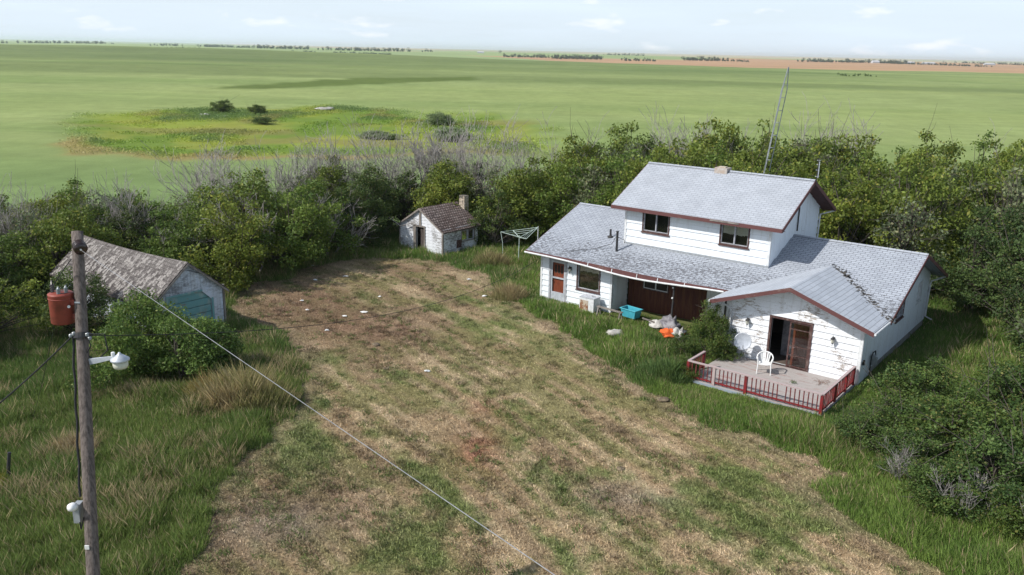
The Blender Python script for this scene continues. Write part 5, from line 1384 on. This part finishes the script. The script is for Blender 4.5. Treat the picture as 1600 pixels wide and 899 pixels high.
# litter on the yard
lp = [(457, 418), (488, 416), (455, 423), (493, 438), (540, 433), (538, 495), (568, 489), (510, 518), (667, 583), (757, 463), (796, 467), (733, 437), (594, 465), (472, 471), (480, 484)]
lw_ = ['nearest the garage', 'second from the garage', 'below the one nearest the garage', 'beside the weeds by the garage', 'in the middle back of the yard', 'under the service cable left', 'under the service cable right', 'alone on brown soil', 'nearest the camera', 'near the house side grass', 'at the grass edge by the house', 'before the small shed', 'in the back centre', 'in a pair near the garage, upper', 'in a pair near the garage, lower']
for i, ((px, py), w_) in enumerate(zip(lp, lw_)):
    p = G(px, py, 0.); m = MB(); vs = []; k_ = 7
    for j in range(k_): a = 2*pi*j/k_; r_ = rnd.uniform(.05, .12)*(1.4 if i in (4, 5, 6) else 1); vs.append((r_*cos(a)*1.5, r_*sin(a), rnd.uniform(.0, .06)))
    vs.append((0, 0, .07)); vs.append((0, 0, .0)); m.add(vs, [(j, (j+1) % k_, k_) for j in range(k_)]+[((j+1) % k_, j, k_+1) for j in range(k_)])
    o = m.build('paper_scrap', 'paper'); o.location = (p.x, p.y, gz(p.x, p.y)+.02); tag(o, f'crumpled white paper scrap on the yard {w_}', 'paper', 'paper scraps on the yard')
# clods and sods
m_ = mottled('dry_clod', (.13, .095, .065), (.24, .19, .12), 8)
for i, (px, py, lab) in enumerate(((604, 577, 'dark clod of soil on the brown left part of the yard'), (587, 539, 'small dark clod behind the larger clod'), (1035, 625, 'clump of dry clippings at the grass edge near the deck'), (970, 733, 'small clump of clippings in the middle of the near yard'))):
    p = G(px, py, 0.); blob('soil_clod', (p.x, p.y, gz(p.x, p.y)), .13+.04*(i % 3), m_, lab, 'clod', 20+i, .3)

# ------------------------------------------------------------------ slough weeds
rng2 = np.random.default_rng(3)
X = rng2.uniform(-85, 22, 260000); Y = rng2.uniform(94, 196, 260000)
k_ = poly_sd(X, Y, SLOUGH)+(fbm(X/20, Y/26, 51, 4)-.5)*34 < -3+5*rng2.random(len(X))
dens = fbm(X/11+5, Y/14, 54, 4); k_ &= rng2.random(len(X)) < .25+.75*sstep(.45, .62, dens)
k_ &= dens > .44; X, Y = X[k_][:70000], Y[k_][:70000]
Z = height(X, Y); hW = .08+.42*rng2.random(len(X))*sstep(.45, .65, dens[k_] if False else fbm(X/11+5, Y/14, 54, 4))
v, f = rand_quads(np.stack([X, Y, Z+hW], 1), .09+.14*rng2.random(len(X)), rng2, .2)
c = field_col(X, Y)*rng2.uniform(.95, 1.4, len(X))[:, None]
o = mesh_np('slough_weeds', v, f, 'grassblade', col=np.repeat(c, 4, 0)); tag(o, 'mixed green and yellow weeds filling the uncropped hollow in the field', 'weeds', kind='stuff')

# ------------------------------------------------------------------ distant shelterbelts
def distant(px0, px1, dist, h, dens, lab, gap=.3, seed=1, pal=(C3(.045, .065, .05), C3(.08, .10, .07))):  # default palette is bluish: some of the distance haze is put into the leaf colour
    r2 = np.random.default_rng(seed); P = []; hz_ = 60+.0219*(px0+px1)/2
    x0, x1 = (px0-800)/F*dist, (px1-800)/F*dist; N = int((x1-x0)/h*dens*1.9)
    for i in range(max(N, 3)):
        x = r2.uniform(x0, x1); y = dist+r2.normal()*dist*.012
        if fbm(np.array([x/90.]), np.array([seed*3.1]), seed, 3)[0] < gap+.04: continue
        hh_ = h*(.35+1.0*r2.random()**1.3); k_ = 46
        d = r2.normal(size=(k_, 3)); d /= np.linalg.norm(d, axis=1)[:, None]; d *= np.power(r2.random(k_), .4)[:, None]
        P.append(np.stack([x+d[:, 0]*hh_*.45, y+d[:, 1]*hh_*.45, gz(x, y)+hh_*.5+d[:, 2]*hh_*.5], 1))
    if not P: return
    P = np.concatenate(P); v, f = rand_quads(P, h*.20*r2.uniform(.6, 1.3, len(P)), r2)
    c_ = mixc(pal[0], pal[1], r2.random(len(P)))
    o = mesh_np('distant_trees', v, f, 'grassblade', col=np.repeat(c_, 4, 0)); tag(o, lab, 'trees', kind='stuff')
distant(-30, 26, 2600, 9, 2.4, 'dark tree row on the horizon at the far left', .2, 2)
distant(60, 180, 3000, 8, 1.6, 'thin tree row on the left horizon', .35, 3)
distant(222, 400, 2900, 8, 1.6, 'thin horizon tree row right of the far left row', .35, 4)
distant(272, 326, 1500, 4.5, 2.2, 'low bushes on the green rise at the left', .3, 5)
distant(405, 640, 2500, 9, 2.2, 'long dark tree row on the horizon left of centre', .3, 6)
distant(462, 500, 1500, 4.5, 1.6, 'small bush clump before the long tree row', .3, 7)
distant(520, 610, 1550, 5.0, 2.4, 'bush row at the edge of the green field', .3, 8)
distant(660, 775, 2500, 8, 1.6, 'broken horizon tree row at centre', .38, 9)
distant(778, 850, 1750, 6, 2.0, 'bush row along the brown field edge', .3, 10)
distant(850, 930, 1650, 7, 3.2, 'dense dark tree clump right of centre', .25, 11)
distant(960, 1008, 1550, 5, 1.6, 'small scattered bushes on the brown field', .35, 12)
distant(930, 1050, 3300, 8, 1.2, 'faint far tree row above the brown field', .4, 13)
distant(1053, 1118, 1800, 7.5, 2.6, 'dark tree clump above the brown field', .25, 14)
distant(1120, 1150, 1700, 4, 1.4, 'low bushes trailing right of the dark clump', .35, 15)
distant(1228, 1386, 2100, 8, 2.6, 'long tree belt around distant farmyards on the right horizon', .25, 16)
distant(1370, 1505, 1900, 5, 1.8, 'low bush row right of the long belt', .35, 17)
distant(1450, 1530, 2900, 8, 1.8, 'pale far tree row at the right horizon', .3, 18)
distant(1538, 1640, 2400, 6, 1.6, 'tree row at the far right horizon', .3, 19)
distant(1290, 1345, 560, 1.6, 1.2, 'low dark reeds in the wet spot of the right field', .4, 20, (C3(.06, .09, .03), C3(.09, .13, .04)))
for i, (px, d_, w_, h_, lab) in enumerate(((1392, 2150, 22, 7, 'pale grey farm shed beside the long tree belt'), (1420, 2200, 30, 6, 'long white farm building right of the tree belt'), (1512, 2300, 26, 6, 'small pale farm building near the right horizon'), (1340, 2050, 16, 7, 'small white barn within the long tree belt'), (745, 2400, 18, 6, 'tiny pale barn on the centre horizon'))):
    x = (px-800)/F*d_; z = gz(x, d_)-1
    b = empty('distant_barn', (x, d_, z), 0, lab, 'barn')
    MB().box(-w_/2, w_/2, -6, 6, 0, h_*.6).build('wall', 'shakefar', b)
    MB().add([(-w_/2, -6.5, h_*.6), (w_/2, -6.5, h_*.6), (w_/2, 0, h_), (-w_/2, 0, h_), (-w_/2, 6.5, h_*.6), (w_/2, 6.5, h_*.6)], [(0, 1, 2, 3), (3, 2, 5, 4), (0, 3, 4), (1, 5, 2)]).build('roof', 'shakefar', b)

# ------------------------------------------------------------------ air
hz = MB().box(-30000, 30000, -3000, 30000, -40, 45)
t = NT('haze'); pv = t.N('ShaderNodeVolumePrincipled'); pv.inputs['Color'].default_value = (.86, .92, 1, 1); pv.inputs['Density'].default_value = .00008; pv.inputs['Anisotropy'].default_value = .3
for l_ in list(t.out.inputs[0].links): t.l.remove(l_)
t.L(pv.outputs[0], t.out.inputs['Volume'])
ho = hz.build('haze', t.m); tag(ho, 'thin pale haze over the plain', 'haze', kind='stuff')

# ------------------------------------------------------------------ light
S = Vector((-.854, -.287, .85)).normalized()
sun = bpy.data.lights.new('sun', 'SUN'); sun.energy = 4.3; sun.angle = radians(.55); sun.color = (1, .965, .91)
so_ = bpy.data.objects.new('sun', sun); COL.objects.link(so_); so_.rotation_euler = S.to_track_quat('Z', 'Y').to_euler(); so_.location = (0, 0, 60)
w = bpy.data.worlds.new('World'); SC.world = w; w.use_nodes = True; nt = w.node_tree; nd = nt.nodes; lk = nt.links
bg = nd['Background']; sky = nd.new('ShaderNodeTexSky'); sky.sky_type = 'NISHITA'; sky.sun_disc = False
sky.sun_elevation = math.asin(S.z); sky.sun_rotation = atan2(S.x, S.y) % (2*pi); sky.air_density = 1.0; sky.dust_density = 1.2; sky.ozone_density = 1.5
tc = nd.new('ShaderNodeTexCoord'); mp = nd.new('ShaderNodeMapping'); mp.inputs['Scale'].default_value = (1, 1, 9); lk.new(tc.outputs['Generated'], mp.inputs[0])
no = nd.new('ShaderNodeTexNoise'); no.inputs['Scale'].default_value = 3.2; no.inputs['Detail'].default_value = 7; no.inputs['Roughness'].default_value = .58; lk.new(mp.outputs[0], no.inputs[0])
mr = nd.new('ShaderNodeMapRange'); mr.inputs[1].default_value = .35; mr.inputs[2].default_value = .75; mr.inputs[3].default_value = .82; mr.inputs[4].default_value = 1.0; lk.new(no.outputs[0], mr.inputs[0])
mp2 = nd.new('ShaderNodeMapping'); mp2.inputs['Scale'].default_value = (1, 1, 3.4); lk.new(tc.outputs['Generated'], mp2.inputs[0])
n2 = nd.new('ShaderNodeTexNoise'); n2.inputs['Scale'].default_value = 15; n2.inputs['Detail'].default_value = 6; lk.new(mp2.outputs[0], n2.inputs[0])
m2_ = nd.new('ShaderNodeMapRange'); m2_.inputs[1].default_value = .60; m2_.inputs[2].default_value = .72; lk.new(n2.outputs[0], m2_.inputs[0])
mx = nd.new('ShaderNodeMix'); mx.data_type = 'RGBA'; sxyz = nd.new('ShaderNodeSeparateXYZ'); lk.new(tc.outputs['Generated'], sxyz.inputs[0])
el = nd.new('ShaderNodeMapRange'); el.interpolation_type = 'SMOOTHSTEP'; el.inputs[1].default_value = .06; el.inputs[2].default_value = .42; el.inputs[3].default_value = 1.0; el.inputs[4].default_value = .22; lk.new(sxyz.outputs[2], el.inputs[0])
em = nd.new('ShaderNodeMath'); em.operation = 'MULTIPLY'; lk.new(el.outputs[0], em.inputs[0]); lk.new(mr.outputs[0], em.inputs[1]); lk.new(em.outputs[0], mx.inputs[0]); lk.new(sky.outputs[0], mx.inputs[6]); mx.inputs[7].default_value = (6.9, 7.95, 9.0, 1)
mx2 = nd.new('ShaderNodeMix'); mx2.data_type = 'RGBA'; lk.new(m2_.outputs[0], mx2.inputs[0]); lk.new(mx.outputs[2], mx2.inputs[6]); mx2.inputs[7].default_value = (8.3, 8.7, 9.2, 1)
lk.new(mx2.outputs[2], bg.inputs[0]); bg.inputs[1].default_value = .113
SC.view_settings.view_transform = 'Standard'; SC.view_settings.look = 'None'; SC.view_settings.gamma = 1; SC.view_settings.use_curve_mapping = False
SC.view_settings.exposure = 0.12
SC.cycles.volume_bounces = 1; SC.cycles.max_bounces = 8; SC.cycles.transparent_max_bounces = 12
SC.cycles.use_denoising = True
print('trees', len(trees))
